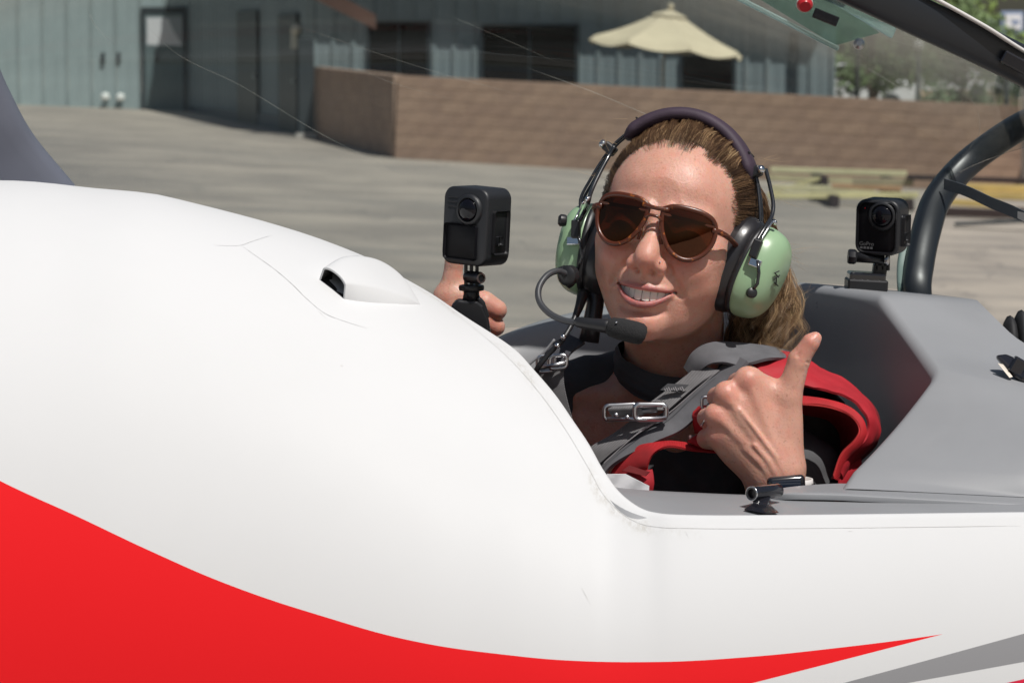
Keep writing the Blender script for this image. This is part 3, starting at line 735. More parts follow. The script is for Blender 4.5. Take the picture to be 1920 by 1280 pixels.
# --- air scoop
def scoop():
    nS = 26; far = spline([(600, 524, 0), (640, 500, 0), (700, 500, 0), (750, 525, 0), (789, 570, 0)], nS); near = spline([(647, 561, 0), (680, 566, 0), (720, 569, 0), (760, 571, 0), (790, 571.5, 0)], nS)
    rows = []; inner = []
    for i in range(nS):
        s = i / (nS - 1); a = S(far[i][0], far[i][1]); b = S(near[i][0], near[i][1]); nn = (Sn(a) + Sn(b)).normalized(); h = .0185 * (1 - s ** 1.8) ** .9 + .0006
        up = (nn + Vector((-.05, -.1, .35))).normalized()
        def sect(hh, sh):
            out = []
            for k in range(17):
                t = k / 16; c = a.lerp(b, sh + (1 - 2 * sh) * t); ang = pi * t; q = abs(sin(ang)) ** .16
                out.append(c + up * hh * q - nn * .001)
            return out
        rows.append(sect(h, 0)); inner.append(sect(max(h - .0022, .0003), .03))
    sp = MB().grid(rows).build('air_scoop', paint, plane, smooth=True)
    lipr = [rows[0], [p.lerp(q, .5) + Vector((-.0012, 0, 0)) for p, q in zip(rows[0], inner[0])], inner[0]]
    MB().grid(lipr).build('scoop_lip', paint, sp, smooth=True)
    dark = [inner[i] for i in range(0, 12)]
    MB().grid(dark).build('scoop_liner', mat('scoop_shade', (.10, .10, .10), .7), sp, smooth=True)  # liner colour darkened for the shade inside the scoop
    # dark plate on the skin, painting the shade inside the mouth
    fl = [[p + Sn(p) * .0012 for p in (inner[i][0].lerp(inner[i][16], k / 8) for k in range(9))] for i in range(0, 13)]
    # the plate runs back from the mouth
    MB().grid(fl).build('scoop_shade_plate', mat('scoop_floor_shade', (.03, .03, .03), .7), sp)
scoop()

# --- sill shelf, tub, rear moulding, far rail
def interior():
    rows = []
    pts = [(1120, 890), (1138, 915), (1165, 938), (1200, 952), (1260, 960), (1400, 962), (1600, 961), (1920, 957), (2400, 950)]
    o = [P(px, py + 7, 2.735 if i == 0 else 2.72 if i == 1 else 2.705 if i == 2 else 2.698) - Vector((0, 0, .004)) for i, (px, py) in enumerate(pts)]
    inn = [(1125, 903, 2.85), (1150, 912, 2.835), (1180, 916, 2.825), (1220, 919, 2.82), (1280, 922, 2.82), (1400, 927, 2.815), (1600, 931, 2.81), (1920, 936, 2.80), (2400, 940, 2.80)]
    i_ = [P(*q) for q in inn]; O = [Vector(v) for v in spline([tuple(v) for v in o], 60)]; I = [Vector(v) for v in spline([tuple(v) for v in i_], 60)]
    for k in range(9): rows.append([a.lerp(b, k / 8) + Vector((0, 0, .0035 * sin(pi * k / 8))) for a, b in zip(O, I)])
    for dz, dy in ((.004, .004), (.012, .006), (.05, .008), (.45, .02)): rows.append([b + Vector((0, dy, -dz)) for b in I])
    rows.insert(0, [a + Vector((0, -.004, -.012)) for a in O])
    MB().grid(rows).build('sill_shelf', grey_m, plane, smooth=True)
    # raised lighter strip of the rear moulding lying on the shelf
    up = [P(*q) for q in [(1432, 929, 2.80), (1470, 919, 2.81), (1530, 913, 2.82), (1590, 911, 2.83), (1700, 916, 2.82), (1930, 928, 2.81), (2300, 940, 2.81)]]
    lw = [P(*q) for q in [(1434, 931, 2.79), (1480, 930, 2.775), (1560, 931, 2.77), (1640, 935, 2.765), (1750, 941, 2.76), (1930, 950, 2.755), (2300, 960, 2.755)]]
    U = [Vector(v) for v in spline([tuple(v) for v in up], 40)]; Lw = [Vector(v) for v in spline([tuple(v) for v in lw], 40)]
    rows = [[a.lerp(b, k / 5) + Vector((0, 0, .0025)) for a, b in zip(U, Lw)] for k in range(6)] + [[b + Vector((0, -.0008, .0015)) for b in Lw], [b + Vector((0, 0, -.003)) for b in Lw]]
    MB().grid(rows).build('shelf_flange', grey_m, plane, smooth=True)
    # rear moulding
    V = {k: P(*q) for k, q in dict(A0=(1180, 560, 3.26), A=(1478, 527, 3.28), A2=(1560, 536, 3.20), B=(1648, 549, 3.10), BC=(1700, 625, 3.03), C=(1748, 697, 2.955), CD=(1668, 800, 2.885), D=(1590, 880, 2.82), D2=(1568, 914, 2.795), D0=(1200, 1000, 2.90), E=(1832, 563, 3.17), EF=(1880, 610, 3.12), Fp=(1926, 657, 3.08), G=(2200, 760, 2.98), H=(2200, 780, 2.88),
        H1=(1930, 730, 2.92), M2=(1930, 830, 2.83), G2=(2200, 850, 2.82), I1=(1930, 905, 2.79), I2=(1930, 932, 2.785), G3=(2200, 935, 2.785), A3=(1700, 546, 3.30), E3=(1832, 561, 3.30), BK=(1478, 600, 3.34)).items()}
    V['Al'] = V['A'] + Vector((.005, 0, -.45)); V['Cl'] = V['C'] + Vector((.004, 0, -.42)); V['D2l'] = V['D2'] + Vector((.03, .05, -.4))
    V['Dr'] = V['D'] + Vector((.03, .035, -.03)); V['CDr'] = V['CD'] + Vector((.025, .03, -.03))
    V['Fd'] = P(1600, 912, 2.79)
    keys = list(V); ix = {k: i for i, k in enumerate(keys)}
    faces = [('A', 'A2', 'B', 'BC', 'C', 'Cl', 'Al'), ('C', 'CD', 'CDr', 'Cl'), ('CD', 'D', 'Dr', 'CDr'), ('D', 'D2', 'D2l', 'Dr'), ('Dr', 'D2l', 'Cl', 'CDr'),
             ('A2', 'A3', 'E', 'B'), ('A', 'A3', 'A2'), ('A3', 'E3', 'E'), ('B', 'E', 'EF', 'BC'), ('BC', 'EF', 'Fp', 'H1', 'C'), ('C', 'H1', 'M2', 'CD'), ('CD', 'M2', 'I1', 'D'), ('D', 'I1', 'I2', 'D2'), ('Fp', 'G', 'H', 'H1'), ('H1', 'H', 'G2', 'M2'), ('M2', 'G2', 'G3', 'I1'), ('I1', 'G3', 'I2')]
    me = mesh([V[k] for k in keys], [[ix[k] for k in f] for f in faces])
    bm = bmesh.new(); bm.from_mesh(me)
    for v in [v for v in bm.verts if not v.link_faces]: bm.verts.remove(v)
    bmesh.ops.recalc_face_normals(bm, faces=bm.faces)
    ridge = {('B', 'BC'), ('BC', 'C'), ('C', 'CD'), ('CD', 'D'), ('D', 'D2'), ('A', 'A2'), ('A2', 'B'), ('B', 'E'), ('C', 'H1'), ('CD', 'M2'), ('D', 'I1'), ('BC', 'EF')}
    eds = [e for e in bm.edges if len(e.link_faces) == 2 and e.calc_face_angle(0) > radians(9)]
    bmesh.ops.bevel(bm, geom=eds, offset=.024, segments=5, profile=.5, affect='EDGES', clamp_overlap=True)
    for v in bm.verts:
        if not v.is_valid: continue
    bmesh.ops.triangulate(bm, faces=[f for f in bm.faces if len(f.verts) > 4])
    bm.to_mesh(me); bm.free()
    o = link('rear_moulding', me, grey_m, plane, smooth=True)
    md = o.modifiers.new('sub', 'SUBSURF'); md.levels = 2; md.render_levels = 2
    # far rail: a rounded tube-like coaming with the inner wall below
    top = [Vector(v) for v in spline([tuple(P(*q)) for q in [(760, 700, 3.14), (860, 672, 3.20), (945, 632, 3.245), (1000, 611, 3.255), (1060, 594, 3.26), (1140, 578, 3.265), (1260, 560, 3.27), (1400, 536, 3.28), (1485, 528, 3.285)]], 50)]
    rows = []
    for (dy, dz) in ((.055, -.02), (.05, -.006), (.035, 0), (.016, -.002), (.004, -.008), (-.004, -.018), (-.009, -.032), (-.012, -.05), (-.014, -.12), (-.02, -.45)):
        rows.append([v + Vector((0, dy, dz)) for v in top])
    MB().grid(rows).build('far_rail', grey_m, plane, smooth=True)
    # floor and seat pan of the tub, dark instrument hood in front of the pilot
    dark = mat('tub_dark', (.05, .052, .055), .6)
    mb = MB(); mb.box((.3, 3.0, 1.02), (1.3, .56, .02)); mb.build('cockpit_floor', dark, plane)
    rows = [[P(px, py, d) for px, py, d in r] for r in ([(640, 860, 2.84), (800, 870, 2.86), (900, 960, 2.86)], [(640, 800, 2.9), (800, 820, 2.93), (890, 900, 2.95)], [(640, 800, 3.05), (800, 820, 3.08), (890, 900, 3.1)], [(640, 820, 3.2), (800, 850, 3.2), (890, 950, 3.2)])]
    MB().sheet(rows, .01).build('instrument_hood', mat('matt_black', (.02, .02, .021), .75), plane, smooth=True)
interior()

# --- latch pin on the sill
def latch():
    blk = mat('gloss_black', (.012, .012, .016), .16, coat=.5); alu = mat('bare_alu', (.75, .75, .76), .25, 1)
    a = P(1409, 925, 2.735); b = P(1461, 919, 2.765); ax = (b - a).normalized()
    e = MB().lathe([(.0044, .004), (.0044, 0), (.0062, 0), (.0065, .0006), (.0065, (b - a).length - .002), (.0052, (b - a).length)], a, ax, 32, caps=False).build('latch_pin', blk, plane, auto=35)
    MB().lathe([(.0060, -.0002), (.0064, -.0004), (.0067, 0), (.0067, .0007)], a, ax, 32, caps=False).build('pin_ring', alu, e, smooth=True)
    MB().lathe([(.0001, .003), (.0045, .0032)], a, ax, 24).build('bore', mat('bore_dark', (.01, .008, .01), .3), e)
    MB().lathe([(.0052, (b - a).length - .0006), (.0001, (b - a).length)], a, ax, 24).build('pin_end', blk, e)
    mb = MB()
    tp = [P(1410, 932, 2.737), P(1446, 931, 2.745), P(1447, 931, 2.765), P(1412, 930, 2.757)]
    bt = [P(1394, 955, 2.728), P(1438, 963, 2.710), P(1462, 961, 2.714), P(1402, 949, 2.745)]
    md_ = [P(1412, 943, 2.732), P(1438, 946, 2.730), P(1444, 944, 2.748), P(1416, 940, 2.75)]
    mb.add(tp + md_ + bt, [(0, 1, 2, 3), (0, 4, 5, 1), (1, 5, 6, 2), (2, 6, 7, 3), (3, 7, 4, 0), (4, 8, 9, 5), (5, 9, 10, 6), (6, 10, 11, 7), (7, 11, 8, 4), (8, 11, 10, 9)])
    mb.build('bracket', blk, e, bevel=.0007)
    # canopy catch on the rear moulding
    e2 = empty_part = MB(); q = [P(1864, 670, 2.975), P(1884, 668, 2.98), P(1935, 690, 2.975), P(1935, 728, 2.95), P(1912, 718, 2.955), P(1888, 700, 2.962)]
    q2 = [v + Vector((0, -.009, .004)) for v in q]; n = 6
    e2.add(q + q2, [tuple(range(n)), tuple(range(2 * n - 1, n - 1, -1))] + [(i, i + n, (i + 1) % n + n, (i + 1) % n) for i in range(n)])
    c = e2.build('canopy_catch', blk, plane, bevel=.003)
    mb = MB(); q = [P(1871, 681, 2.958), P(1881, 683, 2.958), P(1899, 706, 2.948), P(1893, 708, 2.947)]; mb.add(q + [v + Vector((0, .004, 0)) for v in q], [(0, 1, 2, 3), (7, 6, 5, 4), (0, 4, 5, 1), (1, 5, 6, 2), (2, 6, 7, 3), (3, 7, 4, 0)]); mb.build('catch_plate', mat('pale_brass', (.60, .54, .46), .4), c)
    mb = MB(); mb.box(P(1908, 686, 2.955), (.014, .010, .016), Matrix.Rotation(radians(30), 3, 'Y')); mb.build('lever', blk, c, bevel=.002)
latch()

# --- raised canopy: hoops, rail, clear shell, vent panel, strap
canopy_glass = glass_mat('canopy_acrylic', (.905, .93, .925), 1.29, .02, haze=.004, hazecol=(.62, .72, .74))
def canopy():
    fr = mat('canopy_frame_dark', (.016, .019, .024), .38, bump=.15, bscale=90, dist=.0005)
    fg = mat('canopy_frame_mauve', (.17, .175, .22), .42, var=.2, vscale=4)
    base = curveP([(40, 420, 3.30), (300, 500, 3.30), (700, 600, 3.30), (1000, 612, 3.30), (1300, 562, 3.31), (1500, 532, 3.32), (1722, 545, 3.33)], 40)
    rail = curveP([(-60, -120, 3.10), (150, -300, 3.05), (500, -400, 3.0), (900, -340, 3.0), (1250, -190, 3.02), (1500, -60, 3.06), (1690, 35, 3.10), (1920, 138, 3.16), (2090, 235, 3.22)], 40)
    rows = []
    hoopmid = curveP([(-40, 100, 3.70), (300, 70, 3.71), (900, 60, 3.72), (1400, 140, 3.68), (1600, 200, 3.60), (1745, 360, 3.44)], 40)
    N = 18
    for j in range(N + 1):
        t = j / N; r = []
        for i in range(40):
            b, m, a = base[i], hoopmid[i], rail[i]
            ctrl = m * 2 - (b + a) * .5; q = b * (1 - t) ** 2 + ctrl * 2 * t * (1 - t) + a * t * t; r.append(q)
        rows.append(r)
    rows_glass = [r[::1] for r in rows]
    can = MB().sheet(rows, .003).build('canopy', canopy_glass, plane, smooth=True)
    def bar(name, pts, wid, thk, m, n=50, up=None, out=0, par=can):
        """flat oval bar along px points; wid/thk metres"""
        c = curveP(pts, n); vs = []; K = 16; rows = []
        for i in range(n):
            t = (c[min(i + 1, n - 1)] - c[max(i - 1, 0)]).normalized(); v = Vector((0, 1, 0)); s = t.cross(v).normalized(); v = s.cross(t)
            rows.append([c[i] + s * wid * .5 * (abs(cos(a)) ** .6 * (1 if cos(a) >= 0 else -1)) + v * thk * .5 * (abs(sin(a)) ** .6 * (1 if sin(a) >= 0 else -1)) for a in [2 * pi * k / K for k in range(K)]])
        return MB().grid(rows, closed=True).build(name, m, par, smooth=True)
    bar('rear_hoop', [(1728, 600, 3.33), (1719, 545, 3.33), (1723, 500, 3.35), (1735, 440, 3.38), (1755, 378, 3.42), (1793, 327, 3.45), (1838, 287, 3.46), (1920, 234, 3.44), (2000, 215, 3.36), (2110, 235, 3.22)], .031, .035, fr)
    bar('hoop_seal', [(1700, 600, 3.335), (1693, 545, 3.335), (1692, 500, 3.36), (1697, 465, 3.375)], .012, .008, mat('seal_green', (.16, .22, .20), .5), 20)
    bar('side_rail', [(1200, -262, 3.02), (1440, -106, 3.06), (1690, 16, 3.10), (1920, 125, 3.16), (2110, 235, 3.22)], .040, .030, fr)
    bar('rail_edge', [(1440, -146, 3.045), (1690, -34, 3.085), (1840, 46, 3.115), (1925, 99, 3.14), (2110, 200, 3.20)], .004, .012, mat('pale_edge', (.72, .70, .68), .4))
    bar('front_hoop', [(-150, -200, 3.2), (-115, 0, 3.22), (-95, 130, 3.24), (-50, 235, 3.26), (-5, 310, 3.28), (70, 400, 3.30)], .102, .04, fg)
    # lever slot on the rail
    mb = MB(); mb.box(P(1903, 118, 3.13), (.03, .012, .014), Matrix.Rotation(radians(28), 3, 'Y')); mb.build('rail_latch', MATS['gloss_black'], can, bevel=.002)
    # sliding vent panel: acrylic sheet between two clear runners
    clear = bpy.data.materials.new('clear_edge'); clear.use_nodes = True; pb = clear.node_tree.nodes['Principled BSDF']; pb.inputs['Base Color'].default_value = (.62, .80, .78, 1); pb.inputs['Transmission Weight'].default_value = .75; pb.inputs['Roughness'].default_value = .12
    tint = glass_mat('vent_acrylic', (.70, .86, .82), 1.5, .02, haze=.06, hazecol=(.55, .75, .72))
    q = [P(1380, -28, 3.3), P(1566, 86, 3.32), P(1650, 62, 3.30), P(1500, -40, 3.28)]
    mb = MB(); mb.add(q + [v + Vector((0, .004, 0)) for v in q], [(0, 1, 2, 3), (7, 6, 5, 4), (0, 4, 5, 1), (1, 5, 6, 2), (2, 6, 7, 3), (3, 7, 4, 0)]); vw = mb.build('vent_window', tint, can, bevel=.001)
    def run(a, b, h, d): 
        mb = MB(); p, r_ = P(*a, d), P(*b, d); ax = (r_ - p).normalized(); M = Matrix((ax, Vector((0, 1, 0)), ax.cross(Vector((0, 1, 0))))).transposed(); mb.box((p + r_) / 2, ((r_ - p).length, .008, h), M); return mb.build('runner', clear, vw, bevel=.0012)
    run((1330, -30), (1572, 92), .0055, 3.29); run((1506, -38), (1676, 64), .0115, 3.27)
    mb = MB(); mb.box(P(1548, 33, 3.295), (.028, .006, .011), Matrix.Rotation(radians(22), 3, 'Y')); mb.build('catch', MATS['gloss_black'], vw, bevel=.001)
    kb = P(1508, 4, 3.27); MB().lathe([(.006, 0), (.0085, .002), (.0085, .008), (.006, .012)], kb, (0, -1, -.5), 20).build('knob', mat('red_plastic', (.55, .02, .03), .3), vw, auto=40)
    MB().lathe([(.0088, .003), (.0090, .004), (.0090, .006), (.0088, .007)], kb, (0, -1, -.5), 20).build('knob_band', mat('white_plastic', (.8, .8, .8), .3), vw, auto=40)
    MB().lathe([(.002, 0), (.006, .002), (.006, .005), (.003, .007)], P(1610, 84, 3.29), (0, -1, .2), 16).build('screw', mat('steel', (.5, .5, .5), .3, 1), vw)
    # restraint strap from hoop to deck
    c = curveP([(1772, 345, 3.40), (1810, 357, 3.36), (1860, 380, 3.28), (1925, 408, 3.20), (2010, 460, 3.12)], 24)
    rows = [[v + Vector((0, 0, .006)) , v + Vector((0, .001, -.006))] for v in c]
    MB().sheet(rows, .0015).build('restraint_strap', mat('strap_grey', (.075, .085, .10), .7, bump=.4, bscale=900, dist=.0003), can, smooth=False)
    rows = [[v + Vector((0, -.002, .006 * (1 - k))), v + Vector((0, -.002, -.006 * (1 - .3 * k)))] for k, v in zip([.6, .35, .2, .1, .05, 0], c[15:21])]
    MB().sheet(rows, .001).build('strap_tab', mat('pale_tab', (.68, .64, .60), .6), can)
    # long wipe marks in the acrylic
    scm = bpy.data.materials.new('wipe_mark'); scm.use_nodes = True; t = scm.node_tree; pb = t.nodes['Principled BSDF']; pb.inputs['Base Color'].default_value = (.8, .78, .7, 1); pb.inputs['Alpha'].default_value = .12; pb.inputs['Roughness'].default_value = .4
    mb = MB()
    for pts, wd in (([(990, 128), (1110, 172), (1230, 222), (1330, 262)], .0011), ([(240, 10), (330, 100), (450, 160), (600, 250), (760, 330)], .0007), ([(500, 30), (800, 130), (1000, 185)], .0005), ([(1610, 120), (1660, 148), (1710, 180)], .0008), ([(160, 10), (180, 50), (215, 85)], .0008),
                    ([(820, 20), (960, 80), (1050, 120)], .0005), ([(600, 90), (720, 150), (860, 190)], .0004), ([(1800, 170), (1830, 200), (1835, 250), (1800, 300)], .0005)):
        c = curveP([(a, b, 3.3) for a, b in pts], 30)
        # pushed back onto the shell along the view line by nearest row search
        pr = []
        for v in c:
            px, py = PXof(v); best = min(((abs(PXof(q_)[0] - px) + abs(PXof(q_)[1] - py)), q_) for r in rows_glass for q_ in r)[1] if rows_glass else v
            pr.append(P(px, py, best.y - .006))
        mb.tube(pr, [wd * .5 * min(1, i / 8 + .1, (29 - i) / 8 + .1) for i in range(30)], 4)
    tag(mb.build('wipe_marks', scm, can, smooth=True), kind='stuff')
    return can
canopy_part = canopy()

# dark ridged bag with a blue panel lying on the rear deck
def bag():
    c = P(1918, 622, 3.30); e = empty('bag', c - Vector((0, 0, .05)), 'black ridged bag with a blue panel lying behind the rear moulding', 'bag')
    mb = MB()
    for k in range(5): mb.ball(c + Vector((-.014 + .012 * k, .0, -.012 + .006 * k)), (.009, .03, .030), 8)
    mb.build('ridged_side', mat('black_nylon', (.02, .02, .022), .7, bump=.5, bscale=400, dist=.0005), e, smooth=True)
    mb = MB(); mb.box(c + Vector((.03, .0, -.02)), (.05, .07, .055), Matrix.Rotation(radians(25), 3, 'Y')); mb.build('body', MATS['black_nylon'], e, bevel=.012, seg=4)
    mb = MB(); mb.box(c + Vector((.008, -.038, -.010)), (.008, .004, .028), Matrix.Rotation(radians(25), 3, 'Y')); mb.build('blue_panel', mat('blue_fabric', (.03, .12, .62), .6), e, bevel=.001)
    rows = [[P(1860, 668, 3.20), P(2000, 690, 3.18)], [P(1860, 655, 3.42), P(2000, 678, 3.42)]]
    MB().sheet(rows, .01).build('rear_deck', grey_m, plane)
bag()
# ------------------------------------------------------------------ smooth solids: distance fields meshed with surface nets
class Field:
    def __init__(s, lo, hi, h):
        s.lo = np.array(lo, np.float32); s.h = h; s.n = [int((b - a) / h) + 2 for a, b in zip(lo, hi)]
        s.ax = [(s.lo[i] + h * np.arange(s.n[i], dtype=np.float32)) for i in range(3)]
        s.v = np.full(s.n, 60.0, np.float32)
    def region(s, lo, hi):
        sl = []
        for i in range(3):
            a = int(max(0, math.floor((lo[i] - s.lo[i]) / s.h))); b = int(min(s.n[i], math.ceil((hi[i] - s.lo[i]) / s.h) + 1))
            if b <= a: return None
            sl.append(slice(a, b))
        x, y, z = s.ax[0][sl[0]][:, None, None], s.ax[1][sl[1]][None, :, None], s.ax[2][sl[2]][None, None, :]
        return tuple(sl), x, y, z
    def add(s, prim, k=5, sub=False):
        fn, lo, hi = prim; pad = k * 1.2 + 3 * s.h
        r = s.region([a - pad for a in lo], [a + pad for a in hi])
        if r is None: return s
        sl, x, y, z = r; d = fn(x, y, z); a = s.v[sl]
        if sub:
            h = np.clip(.5 - .5 * (a + d) / k, 0, 1); s.v[sl] = a * (1 - h) - d * h + k * h * (1 - h)
        else:
            h = np.clip(.5 + .5 * (a - d) / k, 0, 1); s.v[sl] = a * (1 - h) + d * h - k * h * (1 - h)
        return s
    def carve(s, fn, lo, hi):
        r = s.region(lo, hi)
        if r: sl, x, y, z = r; s.v[sl] = s.v[sl] + fn(x, y, z)
    def mesh(s):
        v = s.v; h = s.h; ins = v < 0; nx, ny, nz = v.shape
        cnt = np.zeros((nx - 1, ny - 1, nz - 1), np.int8)
        for dx in (0, 1):
            for dy in (0, 1):
                for dz in (0, 1): cnt += ins[dx:nx - 1 + dx, dy:ny - 1 + dy, dz:nz - 1 + dz]
        act = np.argwhere((cnt > 0) & (cnt < 8)); idx = np.full(cnt.shape, -1, np.int64); idx[tuple(act.T)] = np.arange(len(act))
        acc = np.zeros((len(act), 3)); num = np.zeros(len(act))
        for axis in range(3):
            o = [i for i in range(3) if i != axis]
            for p in (0, 1):
                for q in (0, 1):
                    c0 = act.copy(); c0[:, o[0]] += p; c0[:, o[1]] += q; c1 = c0.copy(); c1[:, axis] += 1
                    a = v[tuple(c0.T)]; b = v[tuple(c1.T)]; m = (a < 0) != (b < 0)
                    t = a[m] / (a[m] - b[m]); pt = c0[m].astype(float); pt[:, axis] += t; acc[m] += pt; num[m] += 1
        vs = acc / num[:, None] * h + s.lo
        faces = []
        for axis in range(3):
            o = [(axis + 1) % 3, (axis + 2) % 3]
            sl0 = [slice(None)] * 3; sl1 = [slice(None)] * 3; sl0[axis] = slice(0, -1); sl1[axis] = slice(1, None)
            for k in o: sl0[k] = slice(1, -1); sl1[k] = slice(1, -1)
            A = ins[tuple(sl0)]; B = ins[tuple(sl1)]
            for e, flip in ((A & ~B, False), (~A & B, True)):
                c = np.argwhere(e); 
                for k in o: c[:, k] += 1
                q = []
                for (p, r) in ((-1, -1), (0, -1), (0, 0), (-1, 0)):
                    cc = c.copy(); cc[:, o[0]] += p; cc[:, o[1]] += r; q.append(idx[tuple(cc.T)])
                q = np.stack(q, 1); faces.append(q[:, ::-1] if flip else q)
        return vs, np.concatenate(faces)

def ell(c, r, rot=None, sym=False):
    c = np.array(c, float); r = np.array(r if hasattr(r, '__len__') else (r, r, r), float); R3 = None if rot is None else np.array(rot.transposed() if hasattr(rot, 'transposed') else rot)
    def fn(x, y, z):
        x = np.abs(x) if sym else x; x, y, z = x - c[0], y - c[1], z - c[2]
        if R3 is not None: x, y, z = (R3[0][0] * x + R3[0][1] * y + R3[0][2] * z, R3[1][0] * x + R3[1][1] * y + R3[1][2] * z, R3[2][0] * x + R3[2][1] * y + R3[2][2] * z)
        k0 = np.sqrt((x / r[0]) ** 2 + (y / r[1]) ** 2 + (z / r[2]) ** 2); k1 = np.sqrt((x / r[0] ** 2) ** 2 + (y / r[1] ** 2) ** 2 + (z / r[2] ** 2) ** 2)
        return k0 * (k0 - 1) / np.maximum(k1, 1e-6)
    m = max(r) if rot is not None else None; rr = (m, m, m) if m else r
    lo = c - rr; hi = c + rr
    if sym: lo[0] = -(abs(c[0]) + rr[0]); hi[0] = -lo[0]
    return fn, lo, hi
def cap(a, b, ra, rb=None, sym=False):
    rb = ra if rb is None else rb; a = np.array(a, float); b = np.array(b, float); d = b - a; L2 = max((d ** 2).sum(), 1e-9)
    def fn(x, y, z):
        x = np.abs(x) if sym else x; t = np.clip(((x - a[0]) * d[0] + (y - a[1]) * d[1] + (z - a[2]) * d[2]) / L2, 0, 1)
        return np.sqrt((x - a[0] - t * d[0]) ** 2 + (y - a[1] - t * d[1]) ** 2 + (z - a[2] - t * d[2]) ** 2) - (ra + (rb - ra) * t)
    m = max(ra, rb); lo = np.minimum(a, b) - m; hi = np.maximum(a, b) + m
    if sym: hi[0] = max(abs(a[0]), abs(b[0])) + m; lo[0] = -hi[0]
    return fn, lo, hi
def poly(pts, rs, sym=False):
    ps = [cap(pts[i], pts[i + 1], rs[i], rs[i + 1], sym) for i in range(len(pts) - 1)]
    def fn(x, y, z):
        d = ps[0][0](x, y, z)
        for p in ps[1:]: d = np.minimum(d, p[0](x, y, z))
        return d
    return fn, np.min([p[1] for p in ps], 0), np.max([p[2] for p in ps], 0)
def relax(vs, fs, it=1, lam=.5):
    """light smoothing of the net"""
    e = np.concatenate([fs[:, [0, 1]], fs[:, [1, 2]], fs[:, [2, 3]], fs[:, [3, 0]]]); n = len(vs)
    deg = np.bincount(e[:, 0], minlength=n) + np.bincount(e[:, 1], minlength=n)
    for _ in range(it):
        acc = np.stack([np.bincount(e[:, 0], vs[e[:, 1], k], n) + np.bincount(e[:, 1], vs[e[:, 0], k], n) for k in range(3)], 1)
        vs = vs * (1 - lam) + lam * acc / np.maximum(deg, 1)[:, None]
    return vs
def np_mesh(vs, fs):
    me = bpy.data.meshes.new('m'); me.vertices.add(len(vs)); me.vertices.foreach_set('co', np.asarray(vs, np.float32).ravel())
    me.loops.add(len(fs) * 4); me.polygons.add(len(fs)); me.loops.foreach_set('vertex_index', fs.astype(np.int32).ravel())
    me.polygons.foreach_set('loop_start', np.arange(len(fs), dtype=np.int32) * 4); me.update(calc_edges=True); me.validate(); return me
def xf(M, vs):
    M = np.array(M); return vs @ M[:3, :3].T + M[:3, 3]

# ------------------------------------------------------------------ the pilot
HM = Matrix.Translation(P(1258, 461, 3.0)) @ Matrix.Rotation(radians(8.8), 4, 'Y') @ Matrix.Rotation(radians(-16), 4, 'Z') @ Matrix.Rotation(radians(-8.5), 4, 'X') @ Matrix.Scale(.001, 4)
HI = HM.inverted()
def H(x, y, z): return HM @ Vector((x, y, z))
pilot = empty('person', P(1320, 1080, 3.08), 'smiling woman in a black top seated in the cockpit, giving thumbs up with both hands', 'person')

def arch(x): return -88.5 + .0185 * x * x
def zu(x): return -54.4 + .0048 * x * x
def zl(x): return -65.2 + .0196 * x * x
LX = [0, 6, 12, 18, 23, 27]
lip_up = poly([(x, arch(x) - .6 + (x / 27) ** 2 * 2, zu(x) + 2.6 - (x / 27) ** 2 * 2.0) for x in LX], [2.2, 2.6, 2.4, 2.1, 1.8, 1.3], True)
lip_lo = poly([(x, arch(x) - .4 + (x / 27) ** 2 * 2, zl(x) - 3.4 + (x / 27) ** 2 * 2.6) for x in LX], [4.8, 4.7, 4.1, 3.2, 2.2, 1.3], True)

